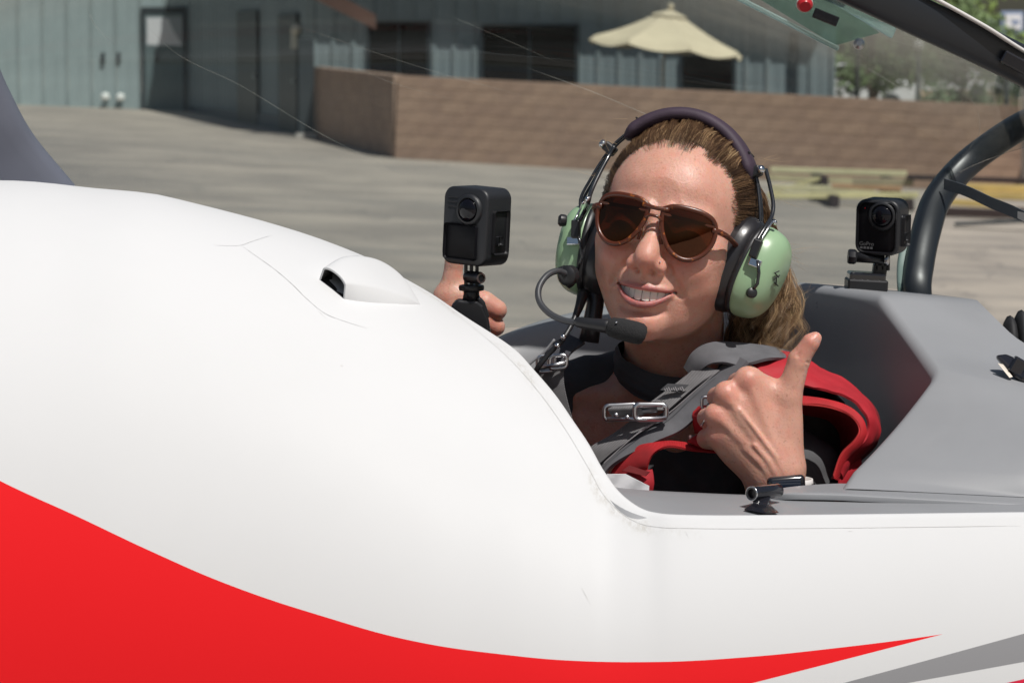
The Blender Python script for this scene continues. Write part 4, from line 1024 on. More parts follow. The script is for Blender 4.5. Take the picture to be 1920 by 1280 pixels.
def head():
    lo, hi = (-150, -122, -255), (150, 112, 128)
    f = Field(lo, hi, 1.45)
    f.add(ell((0, 14, 38), (71, 90, 79)), 1)
    f.add(ell((0, -29, 38), (55, 53, 52)), 22)
    f.add(ell((0, -20, -18), (60, 61, 74)), 22)
    f.add(ell((0, -44, -50), (35, 42, 31)), 20)
    f.add(ell((35, 4, -36), (17, 32, 29), sym=True), 26)
    f.add(cap((28, -16, -58), (7, -64, -85), 11.5, 11.5, sym=True), 22)
    f.add(ell((0, -68, -84), (17, 17, 14)), 14)
    f.add(ell((36, -42, -28), (21, 26, 24), sym=True), 20)
    f.add(ell((42, -48, -6), (19, 20, 14), sym=True), 18)
    f.add(ell((33, -65, -24), (18, 16.5, 15), sym=True), 11)
    f.add(cap((12, -80, 24), (42, -68, 22), 7, 6, sym=True), 14)
    f.add(ell((31, -92, 5), (17, 15, 11), sym=True), 9, sub=True)
    f.add(ell((31, -66, 4), (15, 14, 12), sym=True), 5)
    f.add(cap((0, -78, 16), (0, -95.5, -19), 6.4, 8.2), 11)
    f.add(cap((0, -94, -18), (0, -80, -34), 9.5, 12), 9)
    f.add(ell((0, -99, -25.5), (9.8, 9.5, 8.4)), 7)
    f.add(ell((14.4, -89, -29.5), (8, 9.5, 7.4), sym=True), 5)
    f.add(cap((0, -98, -32), (0, -86, -39), 3.6, 4.5), 4)
    f.add(ell((7.8, -92.5, -36.8), (3.4, 6, 2.8), sym=True), 2.2, sub=True)
    # mouth
    f.add(lip_up, 5.5); f.add(lip_lo, 5.0)
    def opening(x, y, z):
        ax = np.abs(x); d = np.maximum(z - zu(ax), zl(ax) - z); d = np.maximum(d, ax - 26.5); return np.maximum(d, y - (arch(ax) + 15))
    f.add((opening, (-27, -110, -68), (27, -50, -48)), 1.6, sub=True)
    # creases and dimples carved to a set depth
    def groove(pts, depth, sig, ylim=-40):
        pts = [np.array(p, float) for p in pts]
        def fn(x, y, z):
            x = np.abs(x); best = None
            for a, b in zip(pts, pts[1:]):
                d = b - a; t = np.clip(((x - a[0]) * d[0] + (z - a[1]) * d[1]) / (d ** 2).sum(), 0, 1); q = (x - a[0] - t * d[0]) ** 2 + (z - a[1] - t * d[1]) ** 2
                best = q if best is None else np.minimum(best, q)
            return depth * np.exp(-best / sig ** 2) * np.clip((ylim - y) / 8, 0, 1)
        X = [p[0] for p in pts]; Z = [p[1] for p in pts]; m = 3 * sig
        f.carve(fn, (-(max(X) + m), -122, min(Z) - m), (max(X) + m, ylim, max(Z) + m))
    groove([(18, -27), (24, -34), (30, -42), (33.5, -51)], 2.6, 3.6)
    groove([(33, -48), (35, -58)], 1.2, 5)
    groove([(0, -75), (14, -74), (20, -70)], 2.6, 4.0, -50)
    groove([(0, -42), (0, -49)], .9, 2.2, -60)
    groove([(28, -50), (30, -51.5)], 1.6, 2.4, -50)
    groove([(16, -9), (30, -13), (44, -10)], 1.2, 4)          # under the eyes
    groove([(21, -36), (23, -30)], 1.0, 2.2, -60)
    groove([(0, 52), (30, 50)], -.8, 9, -40)
    # ears
    f.add(ell((72, 14, 2), (5, 16, 28), Matrix.Rotation(radians(-12), 3, 'X'), sym=True), 4)
    # neck, collar bones, upper chest
    N0 = np.array((0, 22, -48)); nb = np.array(HI @ P(1268, 742, 3.075)); nt_ = np.array(HI @ P(1262, 600, 3.045))
    f.add(cap(N0, nt_, 47, 47), 14); f.add(cap(nt_, nb, 47, 52), 14)
    f.add(ell((0, -20, -68), (32, 42, 18)), 22)               # under-chin
    c1 = np.array(HI @ P(1240, 850, 3.11)); rotM = (HI.to_3x3() * .001)
    f.add(ell(c1, (130, 84, 100), rotM), 40)
    for q in (((1090, 742, 3.07), (1225, 745, 3.035)), ((1420, 770, 3.06), (1265, 748, 3.035))):
        f.add(cap(np.array(HI @ P(*q[0])), np.array(HI @ P(*q[1])), 9, 8), 14)
    vs, fs = f.mesh(); vs = relax(vs, fs, 2, .45)
    # pigment
    n = len(vs); x, y, z = vs[:, 0], vs[:, 1], vs[:, 2]
    dl = np.minimum(lip_up[0](x, y, z), lip_lo[0](x, y, z)); lip = np.clip(1 - (dl + .1) / 1.9, 0, 1) ** 1.2 * .95 * (z > -76) * (z < -45) * (y < -60)
    inside = np.clip((y - (arch(np.abs(x)) + 4)) / 3, 0, 1) * ((z < zu(np.abs(x)) + 3) & (z > zl(np.abs(x)) - 3) & (np.abs(x) < 27) & (y < -50))
    red = .8 * np.exp(-(((np.abs(x) - 36) / 16) ** 2 + ((z + 24) / 14) ** 2)) * (y < -30) + .9 * np.exp(-((x / 18) ** 2 + ((z + 30) / 9) ** 2)) * (y < -84) + .5 * np.exp(-((z + 88) / 12) ** 2 - (x / 18) ** 2) * (y < -60)
    brow = np.exp(-(((z - (25 + 3 * np.sin((np.abs(x) - 12) / 34 * pi))) / 3.0) ** 2)) * (np.abs(x) > 13) * (np.abs(x) < 46) * (y < -40)
    return xf(HM, vs), fs, np.stack([lip, np.clip(inside, 0, 1), np.clip(red, 0, 1), brow * .7], 1)

def hand_near():
    """her left hand, thumb up, back of the hand toward us. photo-pixel units about (1420,790)"""
    rx, ry, d = 1420, 790, 2.865; s = d / F; O = P(rx, ry, d)
    def q(px, py, dep=0): return (px - rx, dep, ry - py)
    f = Field((-125, -70, -330), (130, 140, 190), 1.9)
    wr = q(1455, 925, 8)
    K = [q(1402, 712, 4), q(1362, 738, -4), q(1343, 778, -2), q(1343, 818, 10)]; kr = [25, 24, 23, 21]
    W0 = [q(1470, 880, 0), q(1457, 885, -4), q(1440, 888, 0), q(1425, 885, 8)]
    f.add(cap(q(1457, 990, 14), q(1458, 905, 8), 56, 50), 1)
    f.add(cap(q(1440, 990, 14), q(1447, 905, 10), 50, 42), 12)
    for k, r_, w_ in zip(K, kr, W0): f.add(cap(w_, k, 34, r_), 22)
    f.add(ell(q(1420, 800, 28), (78, 40, 92), Matrix.Rotation(radians(14), 3, 'Y')), 24)
    # knuckle heads stand proud
    for k, r_ in zip(K, kr): f.add(ell((k[0] - 1, k[1] - 1, k[2] + 1), (r_ * .80, r_ * .88, r_ * .80)), 14)
    # fingers folding away from the knuckles and back into the palm
    for i, (k, r_) in enumerate(zip(K, kr)):
        p = (k[0] - 14, k[1] + 68 - 6 * i, k[2] - 12); m = (k[0] + 34, k[1] + 92 - 6 * i, k[2] - 24); t = (k[0] + 58, k[1] + 62, k[2] - 26)
        f.add(poly([k, p, m, t], [r_ - 3, 20, 18, 15]), 5)
    # thumb
    f.add(cap(q(1474, 872, 14), q(1478, 748, 10), 36, 26), 22)
    f.add(cap(q(1478, 748, 10), q(1498, 674, 6), 25, 20.5), 8)
    f.add(cap(q(1498, 674, 6), q(1520, 640, 0), 20, 16.5), 6)
    f.add(cap(q(1520, 640, 0), q(1528, 632, 0), 15.5, 12), 5)
    f.add(ell(q(1497, 684, 6), (20, 20, 13), Matrix.Rotation(radians(-20), 3, 'Y')), 5)
    # web of skin between thumb and index
    f.add(cap(q(1470, 738, 12), q(1415, 722, 14), 15, 20), 24)
    # tendons and veins
    for a, b, r_ in ((q(1464, 868, -32), q(1410, 732, -17), 7), (q(1455, 876, -37), q(1368, 752, -24), 7), (q(1446, 880, -36), q(1352, 786, -22), 6)): f.add(cap(a, b, r_ - 2, 3.5), 12)
    for pts in ([q(1480, 905, -36), q(1450, 850, -41), q(1405, 790, -36), q(1385, 765, -30)], [q(1462, 905, -43), q(1438, 860, -42), q(1412, 830, -38)], [q(1452, 905, -40), q(1422, 862, -38), q(1395, 838, -30)]):
        f.add(poly(pts, [3.4, 4, 3.4, 2.6][:len(pts)]), 7)
    def crease(a, b, depth, sig):
        fn0 = cap(a, b, 0)[0]
        f.carve(lambda x, y, z: depth * np.exp(-(fn0(x, y, z) / sig) ** 2), [min(u, v) - 4 * sig for u, v in zip(a, b)], [max(u, v) + 4 * sig for u, v in zip(a, b)])
    crease(q(1494, 664, -12), q(1516, 680, -8), 2.2, 3); crease(q(1496, 672, -12), q(1514, 689, -8), 1.8, 2.6); crease(q(1494, 658, -12), q(1514, 668, -8), 1.4, 2.4)
    for k in range(3):                                          # gaps between the knuckles
        a = K[k]; b = K[k + 1]; m = [(u + v) / 2 for u, v in zip(a, b)]
        crease((m[0] - 16, m[1] - 4, m[2]), (m[0] - 30, m[1] + 40, m[2]), 1.6, 8); crease((m[0] + 14, m[1] - 26, m[2] - 8), (m[0] - 8, m[1] - 20, m[2]), 1.8, 10)
    vs, fs = f.mesh(); vs = relax(vs, fs, 2, .45)
    x, y, z = vs.T; red = np.zeros(len(vs))
    for k in K: red += .8 * np.exp(-(((x - k[0] + 4) / 22) ** 2 + ((z - k[2]) / 20) ** 2))
    red += .9 * np.exp(-(((x - 100) / 26) ** 2 + ((z - 150) / 26) ** 2))
    o = np.array(O)
    return vs * s + o, fs, np.stack([0 * x, 0 * x, np.clip(red, 0, 1), 0 * x], 1)

def hand_far():
    """her other hand, behind the first camera"""
    rx, ry, d = 880, 570, 3.20; s = d / F; O = P(rx, ry, d)
    def q(px, py, dep=0): return (px - rx, dep, ry - py)
    f = Field((-75, -60, -260), (110, 90, 130), 2.6)
    f.add(poly([q(846, 548, 5), q(850, 505, 5), q(853, 478, 2), q(855, 458, 0)], [23, 18, 18, 14]), 1)
    f.add(ell(q(862, 575, 6), (42, 32, 44)), 16)
    f.add(cap(q(838, 560, 8), q(852, 620, 12), 26, 40), 18)
    f.add(poly([q(872, 560, 0), q(908, 568, -14), q(931, 580, -14)], [26, 24, 20]), 7)
    f.add(poly([q(872, 600, 0), q(910, 602, -10), q(929, 612, -8)], [24, 22, 18.5]), 5)
    f.add(poly([q(870, 630, 0), q(900, 634, -6), q(915, 642, -4)], [22, 20, 17]), 5)
    f.add(cap(q(855, 610, 14), q(900, 800, 20), 38, 48), 16)
    vs, fs = f.mesh(); vs = relax(vs, fs, 2, .45); x, y, z = vs.T
    red = .9 * np.exp(-(((x - 48) / 18) ** 2 + ((z + 14) / 18) ** 2)) + .8 * np.exp(-(((x - 44) / 18) ** 2 + ((z + 44) / 18) ** 2))
    return vs * s + np.array(O), fs, np.stack([0 * x, 0 * x, np.clip(red, 0, 1), 0 * x], 1)

def skin_mat():
    m = bpy.data.materials.new('skin'); m.use_nodes = True; t = m.node_tree; b = t.nodes['Principled BSDF']; L = t.links
    at = t.nodes.new('ShaderNodeAttribute'); at.attribute_name = 'tone'; sp = t.nodes.new('ShaderNodeSeparateColor'); L.new(at.outputs['Color'], sp.inputs[0])
    tc = t.nodes.new('ShaderNodeTexCoord'); o = tc.outputs['Object']
    n1 = noise_node(t, 45, 5, o); n2 = noise_node(t, 420, 3, o); n3 = noise_node(t, 1500, 2, o)
    c = mix_col(t, rng(t, n1.outputs[0], .3, .7), (.66, .38, .29), (.58, .305, .228))
    c = mix_col(t, rng(t, n2.outputs[0], .55, .75, 0, .35), c, (.40, .18, .12))
    n4 = noise_node(t, 260, 2, o); c = mix_col(t, rng(t, n4.outputs[0], .64, .72, 0, .38), c, (.33, .145, .09))
    n5 = noise_node(t, 95, 4, o); c = mix_col(t, rng(t, n5.outputs[0], .5, .72, 0, .4), c, (.66, .27, .20))
    c = mix_col(t, math_node(t, 'MULTIPLY', sp.outputs[2], .55), c, (.60, .20, .155))
    c = mix_col(t, sp.outputs[0], c, (.42, .15, .14))
    c = mix_col(t, math_node(t, 'MULTIPLY', at.outputs['Alpha'], .55), c, (.16, .09, .055))
    c = mix_col(t, sp.outputs[1], c, (.12, .02, .02))
    L.new(c, b.inputs['Base Color']); L.new(rng(t, n1.outputs[0], .3, .7, .33, .50), b.inputs['Roughness'])
    b.inputs['Subsurface Weight'].default_value = 1.0; b.inputs['Subsurface Radius'].default_value = (1, .32, .18); b.inputs['Subsurface Scale'].default_value = .0020
    b.inputs['Specular IOR Level'].default_value = .5
    mx = math_node(t, 'ADD', math_node(t, 'MULTIPLY', n2.outputs[0], .7), math_node(t, 'MULTIPLY', n3.outputs[0], .3))
    bp = t.nodes.new('ShaderNodeBump'); bp.inputs['Strength'].default_value = .6; bp.inputs['Distance'].default_value = .0009; L.new(mx, bp.inputs['Height']); L.new(bp.outputs[0], b.inputs['Normal'])
    return m
skin = skin_mat()
def body():
    V, Fc, T = [], [], []; n = 0
    for vs, fs, tn in (head(), hand_near(), hand_far()):
        V.append(vs); Fc.append(fs + n); T.append(tn); n += len(vs)
    me = np_mesh(np.concatenate(V), np.concatenate(Fc)); T = np.concatenate(T).astype(np.float32)
    at = me.attributes.new('tone', 'FLOAT_COLOR', 'POINT'); at.data.foreach_set('color', T.ravel())
    return link('body', me, skin, pilot, smooth=True)
body()

def face_bits():
    tm = mat('tooth_enamel', (.78, .74, .66), .18, sss=.4, coat=.3, bump=.1, bscale=300, dist=.0003)
    mb = MB(); ys = lambda x: -83.6 + .0235 * x * x
    x = .15
    for wdt, hgt in ((7.6, 10.2), (6.2, 9.6), (6.4, 9.8), (5.6, 8.4), (5.2, 7.6), (4.8, 6.6)):
        for sgn in (-1, 1):
            cx = sgn * (x + wdt / 2); sl = .042 * cx; cy = ys(abs(cx)); zt = -52.5 + .003 * cx * cx; bz = zt - hgt - 1.2
            rows = []
            for j in range(7):
                v = j / 6; z = zt + (bz - zt) * v; wd = wdt * .5 * (.90 + .08 * sin(pi * v * .7)) * (1 if v < .9 else .9); bul = .8 * sin(pi * (.15 + .7 * v))
                rows.append([HM @ Vector((cx + wd * (k / 3 - 1), cy + sl * wd * (k / 3 - 1) - bul - .55 * (1 - abs(k / 3 - 1) ** 4), z + (.5 * abs(k / 3 - 1) ** 2 if v > .8 else 0))) for k in range(7)])
            back = [[p + (HM.to_3x3() @ Vector((0, 4, 0))) for p in r] for r in rows]
            mb.grid(rows); mb.grid([rows[-1], back[-1]]); mb.grid([[r[0] for r in rows], [r[0] for r in back]]); mb.grid([[r[-1] for r in rows], [r[-1] for r in back]])
        x += wdt + .02
    mb.build('teeth', tm, pilot, smooth=True)
    em = mat('eye_white', (.7, .68, .65), .1); im = mat('iris_brown', (.08, .045, .02), .15)
    for s in (-1, 1):
        e = MB().ball(H(31 * s, -67, 4), .0122, 14).build('eye', em, pilot, smooth=True)
        MB().ball(H(31 * s - 1, -77.2, 3.5), .0042, 10).build('iris', im, e, smooth=True)
    # nose stud
    stud = MB().ball(H(14.5, -98.2, -26), .0009, 8).build('nose_stud', mat('steel', (.5, .5, .5), .3, 1), pilot, smooth=True)
    # thumb nail
    rows = []; s = 2.865 / F
    for i in range(9):
        u = i / 8; cx, cy, r_ = 1517 + 12 * u, 645 - 14 * u, 17.0 - 3.6 * u; r = []
        for k in range(9):
            a = radians(2 + 62 * (k / 8)) * (1 - .12 * abs(u - .5)); q_ = r_ * sin(a); r.append(P(cx + q_ * .76, cy + q_ * .65, 2.865) + Vector((0, -(r_ * cos(a) + 1.0 - 1.2 * (1 - u) ** 4) * s, 0)))
        rows.append(r)
    MB().grid(rows).build('thumb_nail', mat('nail', (.66, .36, .30), .22, coat=.4), pilot, smooth=True)
face_bits()
# ------------------------------------------------------------------ hair: a dark under-layer and thousands of strands
def hair_mat():
    m = bpy.data.materials.new('hair_strands'); m.use_nodes = True; t = m.node_tree; b = t.nodes['Principled BSDF']; L = t.links
    g = t.nodes.new('ShaderNodeNewGeometry'); at = t.nodes.new('ShaderNodeAttribute'); at.attribute_name = 'gold'
    f = math_node(t, 'ADD', math_node(t, 'MULTIPLY', g.outputs['Random Per Island'], .55), at.outputs['Fac'])
    ramp = t.nodes.new('ShaderNodeValToRGB'); e = ramp.color_ramp.elements; e[0].position = 0; e[0].color = (.040, .021, .012, 1); e[1].position = 1; e[1].color = (.62, .44, .24, 1)
    for p, c in ((.3, (.095, .050, .026, 1)), (.6, (.22, .125, .062, 1))):
        q = ramp.color_ramp.elements.new(p); q.color = c
    L.new(f, ramp.inputs[0]); L.new(ramp.outputs[0], b.inputs['Base Color']); b.inputs['Roughness'].default_value = .38; b.inputs['Specular IOR Level'].default_value = .5
    return m
hair_m = hair_mat(); cap_m = mat('hair_under', (.075, .046, .028), .7, bump=.8, bscale=500, dist=.001, stretch=(1, .15, .6))
RH = random.Random(11)
HC = np.array((0, 14, 38.)); HRad = np.array((71, 90, 79.))
def scalp(d, lift):
    """point on the skull ellipsoid in direction d (head units), lifted"""
    d = np.array(d, float); d /= np.linalg.norm(d); return HC + d * (1 / np.sqrt(((d / HRad) ** 2).sum()) + lift)
def in_hair(p):
    x, y, z = p; ax = abs(x)
    if y > 10: return z > -60
    zf = 64 - .0035 * ax * ax + 1.5 * sin(x * .21)           # forehead hairline
    if ax > 40: zf = 64 - .0035 * 1600 - (ax - 40) * 3.0
    return z > zf and (y > -78) or (y > -46 - max(0, (z - 10)) * .56 and ax > 40 and z > -24)

class Strands:
    def __init__(s): s.v = []; s.f = []; s.g = []
    def add(s, pts, w, gold, nside=3, goldtip=None):
        m = len(pts); b = len(s.v) ; pts = [np.asarray(p, float) for p in pts]
        for i in range(m):
            t = pts[min(i + 1, m - 1)] - pts[max(i - 1, 0)]; t /= np.linalg.norm(t) + 1e-9
            a = np.cross(t, (.3, .2, .9)); a /= np.linalg.norm(a) + 1e-9; c = np.cross(t, a); r = w * (1 - (i / (m - 1)) ** 3 * .85)
            for k in range(nside):
                an = 2 * pi * k / nside; s.v.append(pts[i] + (a * cos(an) + c * sin(an)) * r); s.g.append(gold + (0 if goldtip is None else (goldtip - gold) * i / (m - 1)))
        for i in range(m - 1):
            for k in range(nside): s.f.append((b + i * nside + k, b + i * nside + (k + 1) % nside, b + (i + 1) * nside + (k + 1) % nside, b + (i + 1) * nside + k))
    def build(s, name, parent, M=None):
        vs = np.array(s.v); vs = xf(M, vs) if M else vs; me = np_mesh(vs, np.array(s.f))
        at = me.attributes.new('gold', 'FLOAT', 'POINT'); at.data.foreach_set('value', np.array(s.g, np.float32))
        return link(name, me, hair_m, parent, smooth=True)

def hair():
    # under-layer over the scalp
    mb = MB(); rows = []; nI, nJ = 140, 260; ok = {}
    vs = []; fs = []
    for i in range(nI + 1):
        th = pi * .72 * i / nI
        for j in range(nJ):
            ph = 2 * pi * j / nJ; d = (sin(th) * cos(ph), sin(th) * sin(ph), cos(th)); p = scalp(d, 1.6 + 1.0 * RH.random()); vs.append(HM @ Vector(p)); ok[(i, j)] = in_hair(p) and in_hair(p + np.array((-np.sign(p[0]) * 4, -9, -6)))
    for i in range(nI):
        for j in range(nJ):
            j2 = (j + 1) % nJ
            if ok[(i, j)] and ok[(i + 1, j)] and ok[(i, j2)] and ok[(i + 1, j2)]: fs.append((i * nJ + j, i * nJ + j2, (i + 1) * nJ + j2, (i + 1) * nJ + j))
    h = link('hair', mesh(vs, fs), cap_m, pilot, smooth=True)
    st = Strands(); bun = np.array((0, 1.0, -.15)); bun /= np.linalg.norm(bun)
    clump = {}
    def swept(d, lift0, w, gold, n=11, reach=1.0):
        d = np.array(d, float); d /= np.linalg.norm(d); key = (round(d[0] * 16), round(d[2] * 9)); 
        if key not in clump: clump[key] = (RH.gauss(0, 1.2), RH.gauss(0, .05), RH.gauss(0, .05), RH.gauss(0, .12))
        cl = clump[key]; a = RH.gauss(0, .022) + cl[1]; up = 4.5 + cl[0] + RH.gauss(0, .7) + max(0, d[2] - .5) * 12
        # great-circle sweep that first climbs straight back from the hairline
        ang = math.acos(max(-1, min(1, d @ bun))); mid = d + np.array((d[0] * .05, .9, .45 * max(0, d[2]) + .15)); mid /= np.linalg.norm(mid)
        pts = []
        for i in range(n):
            t = i / (n - 1) * reach; q = d * (1 - t) ** 2 + mid * 2 * t * (1 - t) * 1.05 + bun * t * t; q = q / np.linalg.norm(q) + np.array((a * t * (1 - t) * 4, 0, cl[2] * t * (1 - t) * 3)); 
            l = lift0 + up * min(1, t * 5) + 1.6 * sin(3.1 * t + cl[0]) ; pts.append(scalp(q, max(.3, l)))
        st.add(pts, w, gold + cl[3])
    cnt = 0
    while cnt < 8500:                                       # everywhere the scalp carries hair, denser near the front
        d = np.array((RH.gauss(0, .8), RH.uniform(-1, .5), RH.uniform(-.5, 1))); p = scalp(d, 0)
        if not in_hair(p): continue
        front = p[1] < -10
        if not front and RH.random() < .5: continue
        cnt += 1; swept(d, -.4, RH.uniform(.09, .2), RH.uniform(-.12, .16) + (.12 if p[2] > 95 else 0), 11)
    cnt = 0
    while cnt < 4600:                                       # the hairline itself, fine short starts
        x = RH.uniform(-66, 66); 
        lo_, hi_ = -80, 20
        d = np.array((x / 71, RH.uniform(-1.1, -.2), RH.uniform(-.1, 1.0))); p = scalp(d, 0)
        if in_hair(p) and RH.random() < .6 or not in_hair(p + np.array((0, 5 + RH.random() * 4, 4 + RH.random() * 4))): continue
        cnt += 1; swept(d, -.6, RH.uniform(.05, .12), RH.uniform(-.06, .14), 11)
    cnt = 0
    while cnt < 1500:                                       # fine baby hairs thinning out onto the skin
        d = np.array((RH.uniform(-64, 64) / 71, RH.uniform(-1.1, -.2), RH.uniform(-.2, 1.0))); p = scalp(d, 0); k_ = 2 + 7 * RH.random() ** 2
        if in_hair(p) or not in_hair(p + np.array((0, k_, k_ * .8))): continue
        cnt += 1; swept(d, -3.6, RH.uniform(.03, .07), RH.uniform(-.05, .2), 9, .45)
    # brighter locks standing up in front of the head band
    for k in range(58):
        x = RH.uniform(-38, 58); d0 = np.array((x / 71, -.62, .62)); base = scalp(d0, 1.0); lean = RH.uniform(-.6, .9); hgt = RH.uniform(8, 14); gold = RH.uniform(.2, .5)
        for j in range(22):
            o = np.array((RH.gauss(0, 1.3), RH.gauss(0, 1.6), RH.gauss(0, 1.2))); pts = []
            for i in range(9):
                t = i / 8; pts.append(base + o * (1 - .3 * t) + np.array((lean * 9 * t + 2.5 * sin(3 * t + k), 46 * t ** 1.1, 19 * t + hgt * sin(pi * t) * .72 - 5 * t * t)))
            st.add(pts, RH.uniform(.14, .27), gold + RH.gauss(0, .06))
    st.build('swept_back_hair', h, HM)
    # loose waves falling behind the near ear cup
    st2 = Strands()
    guides = [[(1370, 300, 3.05), (1415, 370, 3.06), (1446, 450, 3.06), (1466, 540, 3.05), (1470, 600, 3.03), (1452, 655, 3.0)],
              [(1370, 330, 3.04), (1410, 420, 3.06), (1440, 520, 3.05), (1445, 590, 3.03), (1455, 635, 3.01), (1478, 660, 2.99)],
              [(1390, 360, 3.04), (1420, 470, 3.06), (1425, 560, 3.05), (1412, 620, 3.03), (1430, 655, 3.0), (1492, 672, 2.98)],
              [(1380, 400, 3.05), (1395, 500, 3.06), (1392, 580, 3.05), (1388, 640, 3.03), (1400, 668, 3.01), (1440, 676, 3.0)],
              [(1380, 320, 3.05), (1428, 400, 3.06), (1458, 480, 3.06), (1474, 560, 3.04), (1480, 620, 3.01), (1478, 675, 2.98)]]
    for gi, g in enumerate(guides):
        for c in range(15):
            ph = RH.uniform(0, 6.28); off = [RH.gauss(0, 9), RH.gauss(0, .016), RH.gauss(0, 7)]; gold0 = RH.uniform(-.12, .26); amp = RH.uniform(7, 16)
            kk = spline([(x + off[0] * (.4 + .12 * i) + amp * sin(ph + i * 1.9), y + off[2], d + off[1] * .7 + .006 * cos(ph + i * 1.9)) for i, (x, y, d) in enumerate(g)], 22)
            for j in range(24):
                dx, dy, dd = RH.gauss(0, 5.5), RH.gauss(0, 4), RH.gauss(0, .0028); L_ = RH.randint(16, 22)
                pts = [P(q[0] + dx * (1.1 - .55 * abs(sin(i * .36 + ph))) + amp * (.12 + .95 * i / 21) * sin(ph + i * .80 + dx * .04), q[1] + dy + amp * .5 * (i / 21) * cos(ph + i * .80), q[2] + dd + .008 * (i / 21) * cos(ph + i * .80)) for i, q in enumerate(kk[:L_])]
                st2.add(pts, RH.uniform(.00013, .00027), gold0 + RH.gauss(0, .05), goldtip=gold0 + .38)
    for c_, r_ in ((P(1418, 520, 3.085), (.026, .022, .060)), (P(1436, 610, 3.05), (.020, .020, .038)), (P(1398, 640, 3.05), (.022, .02, .026))):
        MB().ball(c_, r_, 14).build('hair_mass', cap_m, h, smooth=True)
    # stray hairs
    for k in range(46):
        px, py, d = RH.choice([(1430, 300, 3.0), (1450, 360, 3.02), (1480, 470, 3.03), (1490, 560, 3.02), (1500, 640, 3.0), (1190, 240, 3.0), (1130, 330, 3.0), (1150, 280, 3.0), (1360, 240, 3.0)])
        a = RH.uniform(-1, 1) * .9 + (0 if px > 1300 else pi); Ln = RH.uniform(20, 65); cu = RH.uniform(-.8, .8)
        px += RH.gauss(0, 8); py += RH.gauss(0, 10); pts = [P(px + Ln * t * cos(a + cu * t) + RH.gauss(0, .3), py - Ln * t * sin(a + cu * t) * (1 if px > 1300 else -1), d + .01 * t) for t in [i / 8 for i in range(9)]]
        st2.add(pts, .00009, .55)
    st2.build('loose_waves', h)
hair()

